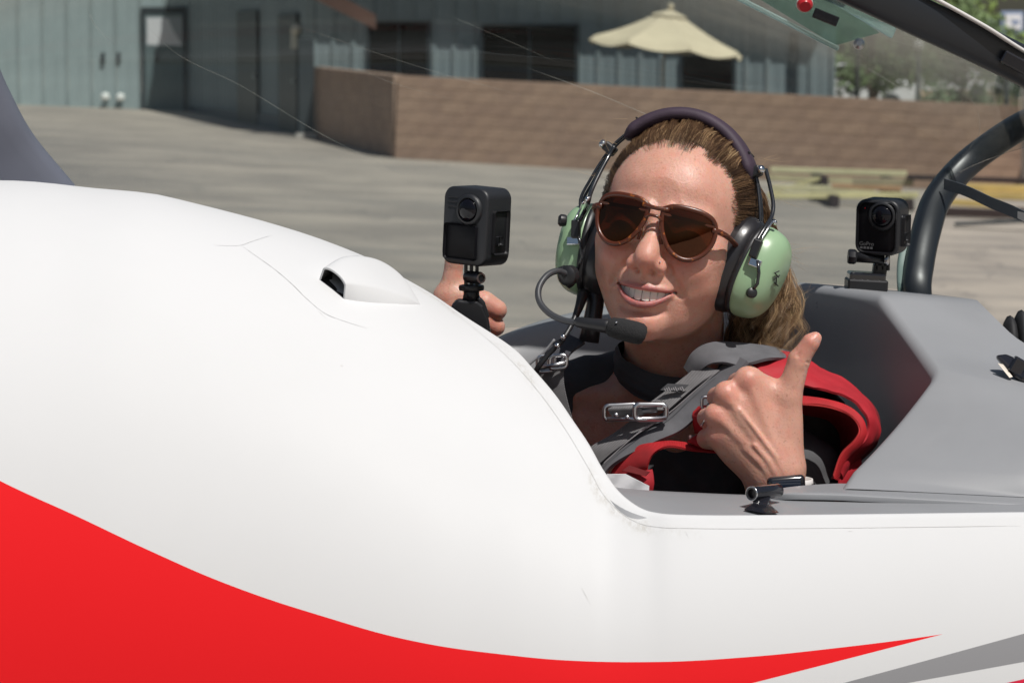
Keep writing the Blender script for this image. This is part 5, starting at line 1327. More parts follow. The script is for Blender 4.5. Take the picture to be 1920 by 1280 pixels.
# ------------------------------------------------------------------ sunglasses
def sunglasses():
    tort = bpy.data.materials.new('tortoiseshell'); tort.use_nodes = True; t = tort.node_tree; b = t.nodes['Principled BSDF']
    tc = t.nodes.new('ShaderNodeTexCoord'); n = noise_node(t, 190, 3, tc.outputs['Object'], .6)
    t.links.new(mix_col(t, rng(t, n.outputs[0], .60, .70), (.085, .020, .008), (.45, .13, .02)), b.inputs['Base Color']); b.inputs['Roughness'].default_value = .32; b.inputs['Coat Weight'].default_value = .12
    lensm = bpy.data.materials.new('brown_lens'); lensm.use_nodes = True; t = lensm.node_tree; b = t.nodes['Principled BSDF']; n_ = t.nodes; L = t.links
    n_.remove(b); out = n_['Material Output']; tr = n_.new('ShaderNodeBsdfTransparent'); tr.inputs[0].default_value = (.045, .012, .005, 1); gl = n_.new('ShaderNodeBsdfGlossy'); gl.inputs[0].default_value = (1, .46, .28, 1); gl.inputs[1].default_value = .03
    lw = n_.new('ShaderNodeLayerWeight'); lw.inputs[0].default_value = .5; mx = n_.new('ShaderNodeMixShader')
    L.new(math_node(t, 'ADD', math_node(t, 'MULTIPLY', math_node(t, 'POWER', lw.outputs['Facing'], 4), .9), .085), mx.inputs[0]); L.new(tr.outputs[0], mx.inputs[1]); L.new(gl.outputs[0], mx.inputs[2]); L.new(mx.outputs[0], out.inputs[0])
    g = empty('sunglasses', H(0, -100, 5), 'brown tortoiseshell aviator sunglasses worn by the woman', 'sunglasses')
    HG = lambda x, y, z: H(x + .05 * (z - 10), y, z - .05 * x)
    # outline in the lens plane: u outward from the nose, v up
    ol = [(4.5, 17), (13, 21.5), (27, 22.6), (42, 21.4), (52, 16.5), (55.5, 6), (54.5, -7), (49, -19), (40, -27), (30, -28.5), (19.5, -23.5), (10.5, -11), (5.5, 3)]
    def face_pt(u, v): return (u, -96.5 + .0042 * u * u + .10 * (v - 5) * -.6 + .0 * v, v * .90 + 8.0)
    for s in (-1, 1):
        o = [p for p in spline([(a * 1.0 + 2.6, b_ * 1.02 + 1.0, 0) for a, b_ in ol + ol[:1]], 65)][:-1]
        pts = [HG(s * face_pt(u, v)[0], face_pt(u, v)[1], face_pt(u, v)[2]) for u, v, _ in o]
        MB().tube(pts + pts[:2], .0024, 8, cap=False).build('rim', tort, g, smooth=True)
        cu = sum(p[0] for p in o) / len(o); cv = sum(p[1] for p in o) / len(o); rows = []
        for i in range(10):
            k = i / 9; rows.append([Vector(HG(s * (cu + (u - cu) * k), face_pt(cu + (u - cu) * k, 0)[1] + .0 - (face_pt(0, v)[1] - face_pt(0, 0)[1]) * 0 + (face_pt(0, cv + (v - cv) * k)[1] - face_pt(0, 0)[1]) - 1.6 * (1 - k * k), (cv + (v - cv) * k) * .90 + 8.0)) for u, v, _ in o])
        MB().grid(rows, closed=True).build('lens', lensm, g, smooth=True)
        # thicker brow along the upper edge
        top = [HG(s * u, face_pt(u, v)[1] - .6, face_pt(u, v)[2] + .4) for u, v, _ in o if v > 11.5 and u > 6]
        MB().tube(top, [.0017 + .0009 * sin(pi * i / (len(top) - 1)) for i in range(len(top))], 8).build('brow_bar', tort, g, smooth=True)
        hinge = [(s * 55, -84.5, 16), (s * 60, -80.5, 16), (s * 66, -70, 15), (s * 70, -40, 12), (s * 73, -5, 7), (s * 74, 12, 0)]
        MB().tube([HG(*p) for p in spline(hinge, 24)], [.0030 - .0008 * i / 23 for i in range(24)], 8).build('temple', tort, g, smooth=True)
        MB().tube([HG(*p) for p in spline([(s * 9.5, -96, 2), (s * 10.5, -92, -3), (s * 11.5, -90, -8)], 8)], .0016, 6).build('nose_pad', tort, g, smooth=True)
    MB().tube([HG(*p) for p in spline([(-13, -97.6, 25), (-6, -99, 24), (0, -99.8, 23.6), (6, -99, 24), (13, -97.6, 25)], 10)], .0021, 8).build('bridge_bar', tort, g, smooth=True)
    MB().tube([HG(*p) for p in spline([(-8, -97.3, 13), (-5, -99.4, 15.6), (0, -100.2, 16.2), (5, -99.4, 15.6), (8, -97.3, 13)], 14)], .0016, 8).build('bridge', tort, g, smooth=True)
sunglasses()

# ------------------------------------------------------------------ aviation headset
def headset():
    green = mat('sage_plastic', (.30, .45, .27), .32, bump=.04, bscale=60, var=.05, vscale=30, coat=.2)
    blk = mat('headset_black', (.016, .016, .018), .42, bump=.2, bscale=300, dist=.0003); vin = mat('vinyl_black', (.02, .019, .021), .30, bump=.25, bscale=130, dist=.0006)
    pad = mat('plum_fabric', (.050, .030, .050), .65, bump=.5, bscale=900, dist=.0004, var=.2, vscale=60)
    chrome = mat('chrome', (.72, .73, .75), .12, 1); wire = mat('black_wire', (.02, .022, .026), .22, coat=.5)
    g = empty('headset', H(0, 0, 100), 'sage green aviation headset with black cushions and boom microphone worn by the woman', 'headset')
    def arcp(a, R1=90, Rz=92, y=0, zc=38): return (R1 * sin(a), y, zc + Rz * cos(a))
    # padded head band: oval section swept over the crown
    rows = []
    A0_, A1_ = radians(-50), radians(66)
    BX, BR, BZ = -5, 79, 91
    for i in range(49):
        a = A0_ + (A1_ - A0_) * i / 48; u = i / 48; th = 7.2 * min(1, (sin(pi * min(1, max(0, u))) * 4)) ** .5 + .6; wd = 19 * min(1, sin(pi * u) * 4 + .25) ** .5
        c = Vector(arcp(a, BR, BZ, 2)) + Vector((BX, 0, 0)); nr = Vector((sin(a), 0, cos(a)))
        rows.append([H(*(c + nr * th * (abs(sin(q)) ** .8) * (1 if sin(q) > 0 else -1) + Vector((0, 1, 0)) * wd * (abs(cos(q)) ** .8) * (1 if cos(q) > 0 else -1))) for q in [2 * pi * k / 20 for k in range(20)]])
    hb = MB().grid(rows, closed=True); hb.f += [tuple(range(20)), tuple(range(48 * 20, 49 * 20))[::-1]]; band = hb.build('headband', pad, g, smooth=True)
    for u in (.12, .86):                                     # closing flap seams on the pad
        a = A0_ + (A1_ - A0_) * u; c = Vector(arcp(a, BR, BZ, 2)) + Vector((BX, 0, 0)); nr = Vector((sin(a), 0, cos(a)))
        MB().tube([H(*(c + nr * (7.0 + .4) + Vector((0, y, 0)))) for y in (-14, -7, 0, 7, 14)], .0009, 6).build('seam', blk, band)
    # steel spring band under the pad, seen as it leaves it on each side
    for s in (-1, 1):
        for yy in (-9, 7):
            pts = [tuple(Vector(arcp(s * a, 85, 90, 2 + yy * .5)) + Vector((BX, 0, 0))) for a in (radians(42), radians(54), radians(66))] + [(s * 86 + BX, yy * .8, 50), (s * 91 + BX, yy * .7 - 4, 30), (s * 92, yy * .6 - 8, 16), (s * 88, yy * .3 - 12, 0)]
            MB().tube([H(*p) for p in spline(pts, 26)], .0015, 8).build('slider_wire', wire, g, smooth=True)
        c = Vector(arcp(s * radians(59), 86, 90, -2)) + Vector((BX, 0, 0)); jb = MB().box(H(*c), (.010, .014, .013), HM.to_3x3().normalized() @ Matrix.Rotation(s * radians(60), 3, 'Y')); j = jb.build('height_block', blk, g, bevel=.002)
        MB().lathe([(.002, 0), (.0036, .001), (.0042, .003), (.0036, .0055), (.0015, .0065)], H(*(c + Vector((s * 4, -4, 2)))), (HM.to_3x3().normalized() @ Vector((s * .8, -.5, .3))), 16).build('thumb_screw', chrome, j, smooth=True)
    # ear cups
    for s in (-1, 1):
        tilt = Matrix.Rotation(radians(13 if s == 1 else -2), 4, 'Y') @ Matrix.Rotation(radians(-8), 4, 'X')
        M = HM @ Matrix.Translation((76, -2, -9) if s == 1 else (-71, 2, -17)) @ Matrix.Rotation(radians(-8) if s == 1 else radians(-4), 4, 'Z') @ tilt
        def ring(r1, r2, x, n=48, ex=2.3):
            out = []
            for k in range(n):
                a = 2 * pi * k / n; ca, sa = cos(a), sin(a); out.append(M @ Vector((s * x, r1 * abs(ca) ** (2 / ex) * (1 if ca > 0 else -1), r2 * abs(sa) ** (2 / ex) * (1 if sa > 0 else -1))))
            return out
        k_ = 1.0
        prof = [(33, 44.5, 8), (34.5, 46, 9.5), (34.5, 46, 13), (33.5, 45, 19), (31, 42.5, 26), (26.5, 37.5, 32), (20, 29, 36.5), (11, 16, 39), (.5, .8, 39.6)]
        pr = spline([(a, c, b_) for a, b_, c in prof], 26); rows = [ring(q[0], q[2], q[1]) for q in pr]
        cup = MB().grid(rows, closed=True).build('ear_cup', green, g, smooth=True)
        # cushion: fat wrinkled ring against the head
        rows = []
        for i in range(17):
            a = 2 * pi * i / 16; rr = 10.5; rows.append(ring(27.5 + rr * cos(a), 38.5 + rr * cos(a), -9 + 15.0 * sin(a)))
        MB().grid(rows, closed=True).build('cushion', vin, g, smooth=True)
        rows = [ring(33.5, 45, 3), ring(35, 46.5, 5), ring(35.2, 46.8, 8), ring(34, 45.5, 9.5)]
        MB().grid(rows, closed=True).build('back_plate', blk, g, smooth=True)
        # wire yoke, chrome plate and pivot, standing just off the cup face
        co = np.array([tuple(v.co) for v in cup.data.vertices]); pc = np.array([PXof(v) for v in co])
        def onc(px, py, off=.003):
            d2 = (pc[:, 0] - px) ** 2 + (pc[:, 1] - py) ** 2; i = np.argsort(d2)[:24]; return P(px, py, co[i, 1].min() - off)
        if s == 1: rodA = [(1436, 318, 3.0), (1444, 350, 2.985), (1450, 385, 2.97), (1446, 408, 2.96)]; tail = [(1436, 424), (1426, 440), (1419, 452)]; blkc = (1417, 466); pl_ = (1416, 493); lp = [(1421, 488), (1423, 512), (1420, 532), (1410, 545)]; pv = (1408, 549)
        else: rodA = [(1152, 274, 3.0), (1144, 288, 3.0), (1124, 325, 2.985), (1108, 360, 2.97), (1104, 376, 2.96)]; tail = [(1098, 392), (1090, 408), (1083, 420)]; blkc = (1080, 430); pl_ = (1075, 452); lp = [(1082, 436), (1088, 456), (1092, 482), (1082, 505)]; pv = (1074, 514)
        ra = [P(*p) for p in rodA] + [onc(*p, .006) for p in tail]
        yoke = MB().tube([Vector(v) for v in spline([tuple(v) for v in ra], 30)], .0021, 8).build('yoke', wire, g, smooth=True)
        MB().tube([v + Vector((s * .0045, .004, .001)) for v in [Vector(q_) for q_ in spline([tuple(v) for v in ra], 30)]][19:], .0011, 8).build('chrome_rod', chrome, yoke, smooth=True)
        MB().tube([onc(*lp[0], .007), onc(*lp[1], .007), onc(*lp[2], .0055), onc(*lp[3], .004)], .0017, 8).build('wire_loop', wire, yoke, smooth=True)
        RT = HM.to_3x3().normalized() @ Matrix.Rotation(radians(10 * s), 3, 'Y')
        MB().box(onc(*blkc, .005), (.0085, .009, .018), RT).build('yoke_block', blk, yoke, bevel=.0015)
        MB().box(onc(*pl_, .003), (.0125, .005, .0080), RT).build('yoke_plate', chrome, yoke, bevel=.0010)
        MB().lathe([(.0046, -.002), (.0052, .001), (.0050, .004), (.003, .0055)], onc(*pv, .001), Vector((s * .35, -1, .1)), 20).build('pivot', blk, yoke, auto=40)
        MB().lathe([(.0016, 0), (.0026, .001), (.0026, .003), (.001, .0036)], onc(1450, 418, .001) if s == 1 else P(1104, 374, 2.955), Vector((s, -.5, .3)), 14).build('stop_screw', chrome, yoke, smooth=True)
        if s == 1:
            # small dark maker's mark near the rear lower edge of the cup
            mk = MB()
            for a0, a1 in (((1452, 512), (1461, 508)), ((1453, 512), (1460, 520)), ((1451, 524), (1462, 516)), ((1452, 530), (1459, 536)), ((1456, 520), (1455, 534))):
                mk.tube([onc(*a0, .0004), onc(*a1, .0004)], .0006, 5)
            mk.build('cup_mark', blk, cup)
    # volume knob at the back of the far cup
    MB().lathe([(.005, 0), (.006, .002), (.006, .006), (.004, .008)], P(1062, 414, 3.0), (-1, -.1, .1), 20).build('volume_knob', blk, g, auto=40)
    # boom microphone
    jt = P(1062, 514, 2.95)
    MB().lathe([(.007, -.004), (.0098, -.002), (.0098, .006), (.006, .009)], P(1068, 516, 2.95), (-.5, -.8, 0), 20).build('boom_joint', blk, g, auto=40)
    mb = MB(); mb.tube([P(1052, 500, 2.95), P(1060, 520, 2.948), P(1072, 536, 2.95)], [.004, .0065, .004], 10); mb.build('joint_arm', blk, g, smooth=True)
    MB().tube(curveP([(1064, 514, 2.945), (1044, 508, 2.935), (1024, 518, 2.925), (1010, 541, 2.915), (1012, 566, 2.905), (1030, 587, 2.893), (1056, 600, 2.882), (1085, 606, 2.872)], 40), .0031, 10).build('boom', mat('boom_rubber', (.045, .047, .052), .45), g, smooth=True)
    mic = MB().tube([P(1078, 603, 2.873), P(1084, 604, 2.872), P(1110, 608, 2.866), P(1136, 611, 2.860), P(1150, 614, 2.857)], [.0036, .0050, .0058, .0068, .0070], 14).build('microphone', blk, g, smooth=True)
    foam = mat('foam_windscreen', (.018, .018, .019), .95, bump=.9, bscale=700, dist=.0012)
    MB().tube([P(1143, 612, 2.859), P(1147, 613, 2.858), P(1165, 617, 2.853), P(1190, 623, 2.848), P(1202, 626, 2.846), P(1208, 628, 2.845), P(1211, 629, 2.845)], [.0078, .0092, .0104, .0106, .0100, .0080, .004], 20).build('foam_cover', foam, mic, smooth=True)
    MB().ball(P(1156, 604, 2.845), .0011, 8).build('screw', chrome, mic, smooth=True)
    # cable from the far cup down to the shoulder
    cab = MB().tube(curveP([(1094, 548, 2.99), (1085, 578, 2.975), (1070, 612, 2.96), (1052, 640, 2.95), (1030, 662, 2.95), (1008, 690, 2.95), (996, 720, 2.96)], 30), [.0062 - .0035 * min(1, i / 9) for i in range(30)], 10).build('cable', blk, g, smooth=True)
    MB().tube([P(1116, 535, 3.0), P(1116, 570, 2.995), P(1110, 605, 2.99), P(1104, 640, 2.99)], [.010, .0085, .009, .010], 12).build('cushion_strap', vin, g, smooth=True)
    for px, py in ((1056, 632), (1045, 648)): MB().ball(P(px, py, 2.947), .003, 8).build('cable_ferrule', chrome, cab, smooth=True)
headset()
# ------------------------------------------------------------------ clothing
def clothing():
    d0 = 3.06; s = d0 / F; rx, ry = 1300, 800; O = P(rx, ry, d0)
    def q(px, py, dep=0): return (px - rx, dep, ry - py)
    f = Field((-420, -190, -520), (380, 260, 190), 5.5)
    f.add(ell(q(1290, 960, 60), (225, 150, 250)), 1)
    f.add(cap(q(1085, 738, 70), q(1270, 705, 50), 58, 62), 40); f.add(cap(q(1270, 705, 50), q(1520, 790, 10), 62, 66), 40)
    f.add(cap(q(1518, 800, 0), q(1510, 985, -50), 70, 62), 30)                       # near upper arm
    f.add(cap(q(1510, 985, -50), q(1465, 960, -95), 56, 44), 20)
    f.add(cap(q(1060, 745, 80), q(950, 900, 20), 62, 52), 30); f.add(cap(q(950, 900, 20), q(885, 760, 60), 50, 40), 20)
    # open neckline showing the upper chest
    f.add(cap(q(1160, 742, -190), q(1190, 742, 20), 50, 50), 10, sub=True); f.add(cap(q(1110, 815, -200), q(1120, 790, 0), 40, 40), 16, sub=True)
    f.add(ell(q(1255, 650, 20), (96, 110, 60)), 10, sub=True)
    # soft folds
    f.carve(lambda x, y, z: 4.0 * np.sin(x * .045 + z * .09 + 1.5 * np.sin(x * .02)) + 2.2 * np.sin(x * .11 - z * .05 + y * .03), (-420, -190, -520), (380, 260, 190))
    vs, fs = f.mesh(); vs = relax(vs, fs, 3, .5)
    blk = mat('black_jersey', (.05, .05, .054), .85, bump=.6, bscale=1200, dist=.0004, stretch=(1, 1, .5))
    me = np_mesh(vs * s + np.array(O), fs); link('top', me, blk, pilot, smooth=True)
    sl = MB(); n_ = 26; c_ = [P(1490 + 6 * t, 800 + 150 * t, 3.0 - .01 * t) for t in [i / (n_ - 1) for i in range(n_)]]
    sl.tube(c_, [(.004 + .039 * sin(pi / 2 * min(1, i / 11)) + .0003 * sin(i * 1.1)) for i in range(n_)], 36); sl.build('sleeve', mat('lightened_sleeve', (.085, .085, .09), .85, bump=.6, bscale=900, dist=.0005), pilot, smooth=True)  # sleeve cloth lightened to stand in for missing ambient light
    # close black collar round the neck
    rows = []
    for i in range(15):
        u = i / 14; r = []
        for k in range(64):
            a = 2 * pi * k / 64; cx, cy = 1256, 652; rad = 97 + 8 * sin(pi * u) + 14 * u + 1.6 * sin(9 * a + u * 3) + 1.3 * sin(u * 17 + 2.5 * sin(a * 2)); c = P(cx + 10 * u, cy + 52 * u + 8, 3.05)
            r.append(c + Vector((cos(a) * rad * s, sin(a) * rad * s * .96, -.006 * cos(a) + .010 * sin(a) + .012 * max(0, -sin(a)) * (-1 if u > .3 else -.8))))
        rows.append(r)
    MB().grid(rows, closed=True).build('collar', blk, pilot, smooth=True)
clothing()

def ribbon(L, Rt, n, th, name, m, parent, sag=0, cols=7, smooth=True, wr=.0006):
    from mathutils import noise as mn
    a = [Vector(v) for v in spline([tuple(P(*p)) for p in L], n)]; b = [Vector(v) for v in spline([tuple(P(*p)) for p in Rt], n)]; rows = []
    for p, q_ in zip(a, b): rows.append([(lambda w: w + Vector((.3, -1, .5)) * wr * (mn.noise(w * 38) * 1.3 + mn.noise(w * 95) * .6))(p.lerp(q_, k / (cols - 1)) + Vector((0, -sag * sin(pi * k / (cols - 1)), 0))) for k in range(cols)])
    return MB().sheet(rows, th).build(name, m, parent, smooth=False, auto=40)

def weave(name, col, sc_=1500, rough=.7):
    m = bpy.data.materials.new(name); m.use_nodes = True; t = m.node_tree; b = t.nodes['Principled BSDF']; L = t.links
    tc = t.nodes.new('ShaderNodeTexCoord'); wv = t.nodes.new('ShaderNodeTexWave'); wv.inputs['Scale'].default_value = sc_ / 6; wv.inputs['Distortion'].default_value = .4; mp = t.nodes.new('ShaderNodeMapping'); mp.inputs['Rotation'].default_value = (0, .7, .2); L.new(tc.outputs['Object'], mp.inputs[0]); L.new(mp.outputs[0], wv.inputs[0])
    n = noise_node(t, 60, 4, tc.outputs['Object']); n2 = noise_node(t, 900, 2, tc.outputs['Object'])
    c = mix_col(t, rng(t, n.outputs[0], .35, .7), col, tuple(v * .72 for v in col)); c = mix_col(t, math_node(t, 'MULTIPLY', wv.outputs[0], .22), c, tuple(v * .5 for v in col))
    L.new(c, b.inputs['Base Color']); b.inputs['Roughness'].default_value = rough
    h = math_node(t, 'ADD', wv.outputs[0], math_node(t, 'MULTIPLY', n2.outputs[0], .6)); bp = t.nodes.new('ShaderNodeBump'); bp.inputs['Strength'].default_value = .6; bp.inputs['Distance'].default_value = .0006; L.new(h, bp.inputs['Height']); L.new(bp.outputs[0], b.inputs['Normal'])
    return m
greyw = weave('grey_webbing', (.19, .185, .19)); greyp = mat('grey_pad', (.125, .125, .135), .75, bump=.5, bscale=700, dist=.0004, var=.2, vscale=60)
redw = weave('red_webbing', (.50, .012, .018), 1700); redf = mat('red_cordura', (.42, .012, .022), .7, bump=.5, bscale=1100, dist=.0004, var=.12, vscale=50)
steel_m = mat('buckle_steel', (.60, .60, .62), .28, 1, bump=.1, bscale=200, dist=.0003); thread = mat('pale_thread', (.30, .29, .30), .8)

def loop(name, x0, y0, x1, y1, r, rr, d, m, parent, skew=0, dd=0):
    """closed rounded rectangle bar; px extents, bar radius r metres"""
    pts = []
    for cx, cy, a0 in ((x1 - rr, y0 + rr, -90), (x1 - rr, y1 - rr, 0), (x0 + rr, y1 - rr, 90), (x0 + rr, y0 + rr, 180)):
        for k in range(6):
            a = radians(a0 + 90 * k / 5); px = cx + rr * cos(a); py = cy + rr * sin(a); pts.append(P(px, py + skew * (px - x0), d + dd * (px - x0)))
    pts.append(pts[0]); pts.append(pts[1])
    return MB().tube(pts, r, 8, cap=False).build(name, m, parent, smooth=True)

def harness():
    g = empty('seat_harness', P(1280, 760, 2.95), 'grey padded shoulder harness with steel adjusters over the black top', 'harness')
    flap = ribbon([(1286, 690, 2.965), (1302, 662, 2.962), (1335, 646, 2.965), (1390, 647, 2.97), (1450, 655, 2.985), (1500, 668, 3.03)], [(1300, 706, 2.957), (1330, 684, 2.943), (1356, 682, 2.937), (1388, 688, 2.932), (1440, 676, 2.94), (1490, 676, 2.99)], 40, .003, 'shoulder_flap', greyp, g, .003)
    pad = ribbon([(1380, 664, 2.955), (1342, 694, 2.948), (1296, 730, 2.942), (1250, 768, 2.940), (1192, 804, 2.940), (1128, 862, 2.940), (1095, 905, 2.94)], [(1400, 676, 2.925), (1384, 694, 2.920), (1338, 744, 2.916), (1281, 802, 2.914), (1224, 829, 2.914), (1150, 868, 2.918), (1120, 905, 2.92)], 60, .004, 'shoulder_pad', greyp, g, .004)
    web = ribbon([(1310, 684, 2.955), (1270, 716, 2.947), (1232, 744, 2.940), (1200, 768, 2.935)], [(1350, 694, 2.938), (1318, 713, 2.934), (1280, 744, 2.930), (1252, 768, 2.925)], 30, .0016, 'webbing', greyw, g, .001)
    ribbon([(1180, 790, 2.935), (1150, 812, 2.935), (1100, 842, 2.935), (1060, 880, 2.94)], [(1246, 782, 2.925), (1205, 808, 2.926), (1150, 846, 2.926), (1096, 895, 2.93)], 30, .0016, 'webbing', greyw, g, .001)
    # woven label
    lab = ribbon([(1238, 731, 2.9325), (1252, 719, 2.9335)], [(1276, 736, 2.928), (1292, 721, 2.9295)], 3, .0006, 'label', mat('dark_label', (.05, .05, .055), .8), web)
    mbl = MB()
    for k in range(9):
        p = P(1247 + k * 4.2, 730 - .2 * k, 2.9295 - .0004 * k); mbl.box(p, (.0010, .0005, .0022 + .0012 * (k % 3)), Matrix.Rotation(radians(-28), 3, 'Y'))
    tag(mbl.build('label_text', thread, lab), kind='stuff')
    # zig-zag stitching along the pad edge
    mb = MB(); L = spline([tuple(P(*p)) for p in [(1345, 697, 2.930), (1300, 735, 2.926), (1252, 776, 2.921), (1196, 812, 2.921), (1134, 866, 2.920)]], 84)
    for i in range(83):
        a = Vector(L[i]); b_ = Vector(L[i + 1]); off = Vector((.0022, 0, .0022)); 
        mb.tube([a + (off if i % 2 else -off), b_ + (-off if i % 2 else off)], .00042, 5)
    tag(mb.build('stitching', thread, pad), kind='stuff')
    # adjuster
    ad = loop('buckle', 1133, 760, 1196, 788, .0019, 9, 2.925, steel_m, g, -.05)
    loop('buckle_frame', 1190, 758, 1249, 786, .0026, 9, 2.918, steel_m, ad, 0)
    MB().tube([P(1138, 786, 2.922), P(1250, 784, 2.915)], .0022, 8).build('cross_bar', steel_m, ad, smooth=True)
    MB().tube([P(1150, 775, 2.928), P(1232, 768, 2.922)], .0030, 10).build('knurled_bar', mat('dark_steel', (.25, .25, .26), .4, .9), ad, smooth=True)
    ribbon([(1160, 760, 2.926), (1140, 766, 2.922), (1148, 782, 2.926)], [(1222, 756, 2.922), (1204, 764, 2.917), (1206, 778, 2.922)], 12, .0014, 'webbing_turn', greyw, ad, 0)
    for px, py in ((1155, 778), (1176, 782)): MB().lathe([(.0012, 0), (.0024, .0008), (.0024, .002), (.001, .003)], P(px, py, 2.92), (0, -1, .3), 12).build('rivet', steel_m, ad, smooth=True)
    # far side strap with its own adjuster
    ribbon([(1066, 626, 3.02), (1030, 650, 2.995), (1006, 690, 2.985), (1004, 740, 2.985), (1020, 800, 2.98)], [(1096, 640, 2.99), (1068, 662, 2.975), (1052, 700, 2.968), (1052, 750, 2.967), (1070, 810, 2.965)], 40, .003, 'shoulder_strap', mat('dark_strap', (.05, .05, .06), .8, bump=.5, bscale=900, dist=.0003), g, .003)
    ribbon([(1006, 692, 2.975), (1012, 730, 2.975), (1030, 790, 2.97)], [(1056, 686, 2.965), (1058, 728, 2.962), (1074, 790, 2.96)], 20, .0016, 'webbing', greyw, g, .001)
    b2 = loop('buckle', 1008, 668, 1040, 698, .0020, 8, 2.965, steel_m, g, -.1); loop('buckle_frame', 1030, 668, 1062, 692, .0022, 8, 2.960, steel_m, b2, -.1)
    MB().tube([P(1010, 690, 2.962), P(1060, 680, 2.955)], .0022, 8).build('cross_bar', steel_m, b2, smooth=True)
    # zip slider and stray cord on the shoulder
    MB().tube(curveP([(1040, 636, 2.965), (1020, 660, 2.965), (1000, 676, 2.965), (985, 690, 2.965)], 16), .0014, 6).build('cord', mat('grey_cord', (.22, .22, .23), .7), g, smooth=True)

    r_ = empty('parachute_harness', P(1480, 800, 2.97), 'red parachute harness looping over her near shoulder and across her waist', 'harness')
    outer = [(1372, 682, 2.965), (1420, 664, 2.975), (1480, 664, 2.985), (1540, 692, 2.995), (1592, 722, 2.995), (1632, 756, 2.985), (1647, 795, 2.97), (1640, 825, 2.96), (1600, 866, 2.945), (1574, 908, 2.93)]
    inner = [(1378, 700, 2.945), (1420, 712, 2.935), (1480, 720, 2.930), (1535, 730, 2.930), (1580, 744, 2.930), (1612, 768, 2.925), (1626, 798, 2.92), (1620, 822, 2.915), (1592, 850, 2.91), (1572, 880, 2.90)]
    back = [(x, y + 8, d + .06) for x, y, d in outer]
    ribbon(back, outer, 60, .002, 'shoulder_cover', mat('low_bounce_red', (.20, .008, .012), .85), r_, -.004, wr=.003, cols=12)  # red darkened here to cut its bounce onto the grey moulding
    sh = ribbon(outer, inner, 60, .0025, 'shoulder_panel', redf, r_, .008, wr=.0035, cols=14)
    o2 = [(1440, 742, 2.93), (1500, 744, 2.925), (1545, 750, 2.925), (1585, 762, 2.925), (1612, 782, 2.92), (1622, 808, 2.915), (1612, 832, 2.91), (1585, 860, 2.905), (1568, 900, 2.90)]
    i2 = [(1440, 756, 2.925), (1500, 757, 2.918), (1545, 761, 2.918), (1582, 772, 2.918), (1604, 789, 2.914), (1612, 808, 2.91), (1603, 826, 2.905), (1578, 852, 2.90), (1562, 896, 2.895)]
    ribbon(o2, i2, 50, .002, 'edge_webbing', redw, r_, .001)
    # dark lining behind the arm opening
    ribbon([(1440, 740, 2.94), (1520, 745, 2.94), (1590, 765, 2.94), (1616, 800, 2.935), (1600, 840, 2.93), (1570, 890, 2.92)], [(1440, 800, 3.05), (1500, 800, 3.05), (1560, 820, 3.05), (1575, 850, 3.04), (1570, 880, 3.03), (1550, 930, 3.0)], 40, .0015, 'lining', mat('red_lining', (.36, .010, .018), .8), r_, -.02, wr=.003)
    ribbon([(1572, 870, 2.915), (1590, 858, 2.93), (1612, 850, 2.95)], [(1570, 925, 2.90), (1590, 905, 2.92), (1612, 880, 2.94)], 14, .002, 'side_panel', redf, r_, .004)
    mb = MB(); L = spline([tuple(P(*p)) for p in i2], 110)
    for i in range(0, 108): 
        a = Vector(L[i]); mb.tube([a + Vector((-.0010, -.001, .0014)), Vector(L[i + 1]) + Vector((.0006, -.001, -.0010))], .0004, 4)
    tag(mb.build('stitching', mat('red_thread', (.62, .05, .05), .8), sh), kind='stuff')
    # waist strap curving up from the sill
    ribbon([(1140, 896, 2.93), (1165, 862, 2.925), (1200, 836, 2.92), (1245, 829, 2.918), (1300, 834, 2.918), (1350, 838, 2.92)], [(1215, 902, 2.915), (1216, 872, 2.905), (1228, 850, 2.902), (1256, 839, 2.902), (1300, 846, 2.904), (1350, 850, 2.91)], 50, .0022, 'waist_strap', redw, r_, .0015)
    ribbon([(1142, 888, 2.925), (1150, 905, 2.92), (1160, 940, 2.92)], [(1222, 880, 2.905), (1224, 905, 2.90), (1222, 940, 2.90)], 14, .002, 'waist_panel', redf, r_, .006, wr=.003)
    ribbon([(1180, 872, 2.905), (1166, 882, 2.905)], [(1218, 884, 2.895), (1210, 892, 2.895)], 5, .001, 'strap_keeper', mat('dark_red', (.16, .01, .012), .8), r_)
    ribbon([(1290, 828, 2.91), (1310, 816, 2.915), (1334, 806, 2.92)], [(1320, 842, 2.90), (1336, 838, 2.90), (1356, 830, 2.91)], 12, .002, 'strap_end', redw, r_, .002)
    ch = ribbon([(1302, 762, 2.925), (1298, 780, 2.915), (1302, 812, 2.925)], [(1338, 756, 2.90), (1336, 780, 2.895), (1336, 816, 2.90)], 16, .002, 'chest_strap', redw, r_, .003)
    loop('buckle', 1316, 744, 1342, 766, .0016, 5, 2.905, steel_m, ch, 0)
    mb = MB(); mb.box(P(1312, 824, 2.915), (.022, .006, .009)); mb.build('strap_slider', mat('smoky_plastic', (.16, .10, .10), .3), ch, bevel=.002)
    # crumpled white paper or cloth tucked by the sill
    rows = []
    for i in range(10):
        rows.append([P(1138 + 8.8 * i, 888 + 6 * k + max(0, i - 4) * 4.5, 2.893 - .002 * sin(i * 1.3 + k * .6)) for k in range(8)])
    tag(MB().sheet(rows, .0008).build('paper', mat('white_paper', (.78, .78, .80), .8, bump=.3, bscale=120, dist=.001), None, smooth=True), 'crumpled white paper tucked between the red strap and the cockpit edge', 'paper')
harness()

